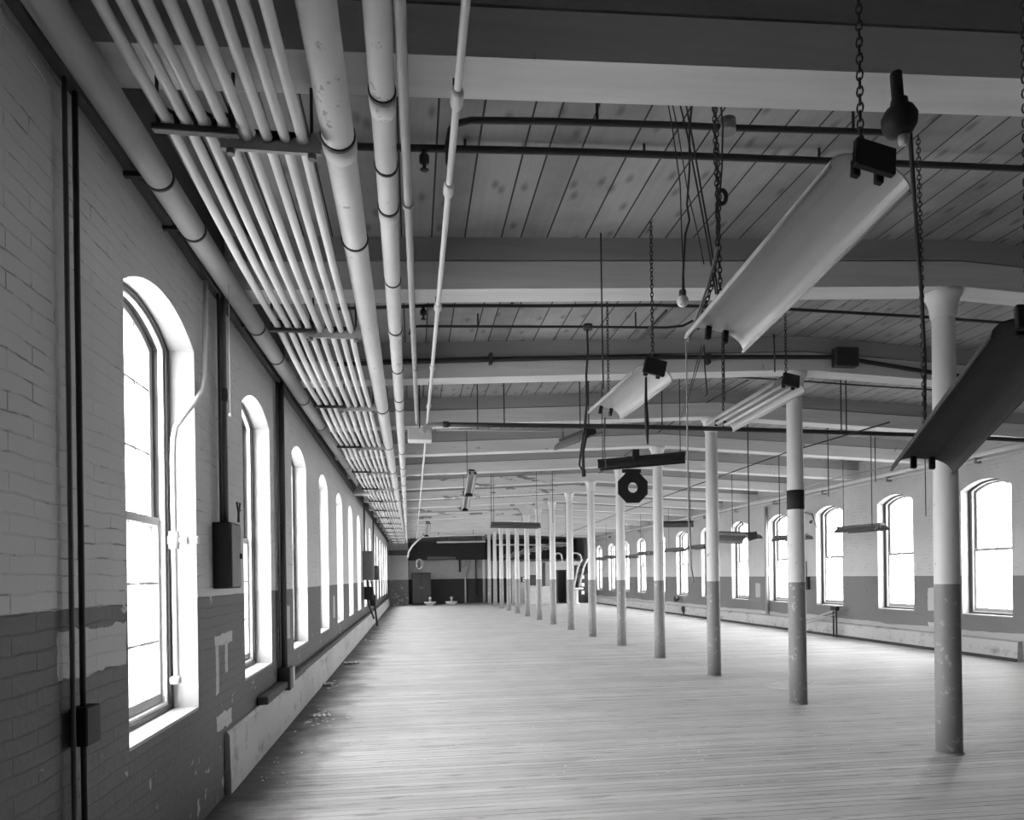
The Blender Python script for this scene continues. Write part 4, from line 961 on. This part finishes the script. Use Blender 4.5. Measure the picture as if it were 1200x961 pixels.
# slanting machine frame on a pedestal
c0 = pix(675, 707.5, 2, 0.0); Y_ = 38.6; b0 = P3(675, 708, Y_); b0.z = 0
R = root('slanting_machine', 'white machine with two slanting rails on a round pedestal beside the far doorway', 'machine', b0)
MB().lathe([(.22, 0), (.22, .05), (.13, .1), (.13, .7), (.16, .8)], 16, b0).build('pedestal', M['white'], R)
ctr = b0 + Vector((.05, 0, .86)); MB().tube([ctr + Vector((.34 * math.cos(q), .2 * math.sin(q), 0)) for q in [2 * PI * i / 16 for i in range(16)]], .05, 8, closed=True).build('ring', M['white'], R)
MB().box(ctr + Vector((-.3, -.12, -.05)), ctr + Vector((.3, .12, .03)), ch=.02).build('bed', M['iron'], R)
for dx in (-.16, .14): MB().tube([ctr + Vector((dx, 0, .02)), P3(681 + dx * 22, 664, Y_), P3(685.5 + dx * 22, 655, Y_)], .055, 8).build('rail', M['white'], R)
for f_ in (.25, .5, .75):
    p = ctr.lerp(P3(685, 656, Y_), f_); MB().tube([p + Vector((-.18, 0, 0)), p + Vector((.16, 0, 0))], .03, 6).build('crossbar', M['iron'], R)
# dark motor block behind
a = P3(688, 708, 38.9); R = root('motor_cabinet', 'dark cabinet with pale fittings in the far right corner', 'cabinet', (a.x, 40, 0))
b = P3(697, 672, 38.9); MB().box((a.x - .25, 40.0, .001), (b.x, 40.6, b.z), ch=.02).build('body', M['iron'], R)
for zz in (.5, .95, 1.4): MB().box((a.x - .05, 39.96, zz), (a.x + .12, 39.999, zz + .2), ch=.01).build('fitting', M['paper'], R)

# ------------------------------------------------------------------ floor things
mb = MB()
def scrap(mb, p, s_):
    a = random.uniform(0, PI); k = random.randint(4, 6)
    vs = [p + Vector((s_ * random.uniform(.5, 1) * math.cos(a + 2 * PI * i / k), s_ * random.uniform(.5, 1) * math.sin(a + 2 * PI * i / k), .002 + random.uniform(0, .35) * s_)) for i in range(k)]
    vs2 = [v + Vector((0, 0, .004)) for v in vs]; n = k
    mb._add(vs + vs2, [list(range(n))[::-1], [n + i for i in range(n)]] + [(i, (i + 1) % n, n + (i + 1) % n, n + i) for i in range(n)])
for cx, cy, n, spx, spy, s_ in ((372, 843, 45, 22, 9, .022), (385, 803, 20, 14, 6, .028), (300, 905, 30, 30, 18, .014), (340, 860, 25, 30, 20, .014), (450, 880, 45, 200, 40, .011), (800, 880, 60, 260, 45, .012), (430, 748, 15, 12, 6, .04)):
    for _ in range(n):
        p = pix(random.gauss(cx, spx * .55), random.gauss(cy, spy * .55), 2, 0.0)
        if XL + .16 < p.x < XR - .3: scrap(mb, p, s_ * random.uniform(.6, 1.5))
o = mb.build('debris', M['paper']); tag(o, 'paint flakes and paper scraps strewn over the floor along the left wall', 'debris', kind='stuff')
for i, (x, y, s_, lab) in enumerate(((381, 803, .16, 'larger crumpled paper scrap by the left wall base'), (377, 840, .14, 'crumpled paper scrap nearest the left wall base'), (412, 778, .2, 'flat pale paper strip on the floor further along the left wall'))):
    p = pix(x, y, 2, 0.0); mb = MB(); k = 8; g = []
    for a in range(k):
        for b in range(k): g.append(p + Vector(((a / (k - 1) - .5) * s_ * 1.4, (b / (k - 1) - .5) * s_, .006 + abs(math.sin(a * 1.7 + i) * math.cos(b * 1.3)) * s_ * .22)))
    low = [v - Vector((0, 0, .004)) for v in g]; N = k * k
    fs = [(a * k + b, a * k + b + 1, (a + 1) * k + b + 1, (a + 1) * k + b) for a in range(k - 1) for b in range(k - 1)]
    mb._add(g + low, fs + [tuple(N + q for q in reversed(f)) for f in fs]); o = mb.build('paper_scrap', M['paper']); tag(o, lab, 'paper')
# pale sheet beside the banded column
q = [pix(x, y, 2, 0.0) for x, y in ((892, 804), (923, 797), (952, 799), (925, 809))]
mb = MB(); mb._add([v + Vector((0, 0, .002)) for v in q] + [v + Vector((0, 0, .008)) for v in q], [(3, 2, 1, 0), (4, 5, 6, 7), (0, 1, 5, 4), (1, 2, 6, 5), (2, 3, 7, 6), (3, 0, 4, 7)])
o = mb.build('floor_sheet', M['plaster']); tag(o, 'thin pale sheet lying on the floor beside the banded column', 'sheet')

# ------------------------------------------------------------------ light and view
w = bpy.data.worlds.new('overcast_sky'); bpy.context.scene.world = w; w.use_nodes = True
nt = w.node_tree; bg = nt.nodes['Background']
tc = nt.nodes.new('ShaderNodeTexCoord'); sp = nt.nodes.new('ShaderNodeSeparateXYZ'); nt.links.new(tc.outputs['Generated'], sp.inputs[0])
mr = nt.nodes.new('ShaderNodeMapRange'); nt.links.new(sp.outputs[2], mr.inputs[0])
mr.inputs[1].default_value = -0.06; mr.inputs[2].default_value = 0.06; mr.inputs[3].default_value = 0.35; mr.inputs[4].default_value = 1.0
nt.links.new(mr.outputs[0], bg.inputs['Strength'])
mm = nt.nodes.new('ShaderNodeMath'); mm.operation = 'MULTIPLY'; nt.links.new(mr.outputs[0], mm.inputs[0]); mm.inputs[1].default_value = 6.0
nt.links.new(mm.outputs[0], bg.inputs['Strength']); bg.inputs['Color'].default_value = (1, 1, 1, 1)
sc = bpy.context.scene
sc.view_settings.view_transform = 'Standard'; sc.view_settings.look = 'None'; sc.view_settings.gamma = 1; sc.view_settings.use_curve_mapping = False
sc.view_settings.exposure = 2.3
sc.cycles.max_bounces = 10; sc.cycles.diffuse_bounces = 6; sc.cycles.glossy_bounces = 3; sc.cycles.transparent_max_bounces = 12
sc.cycles.use_denoising = True
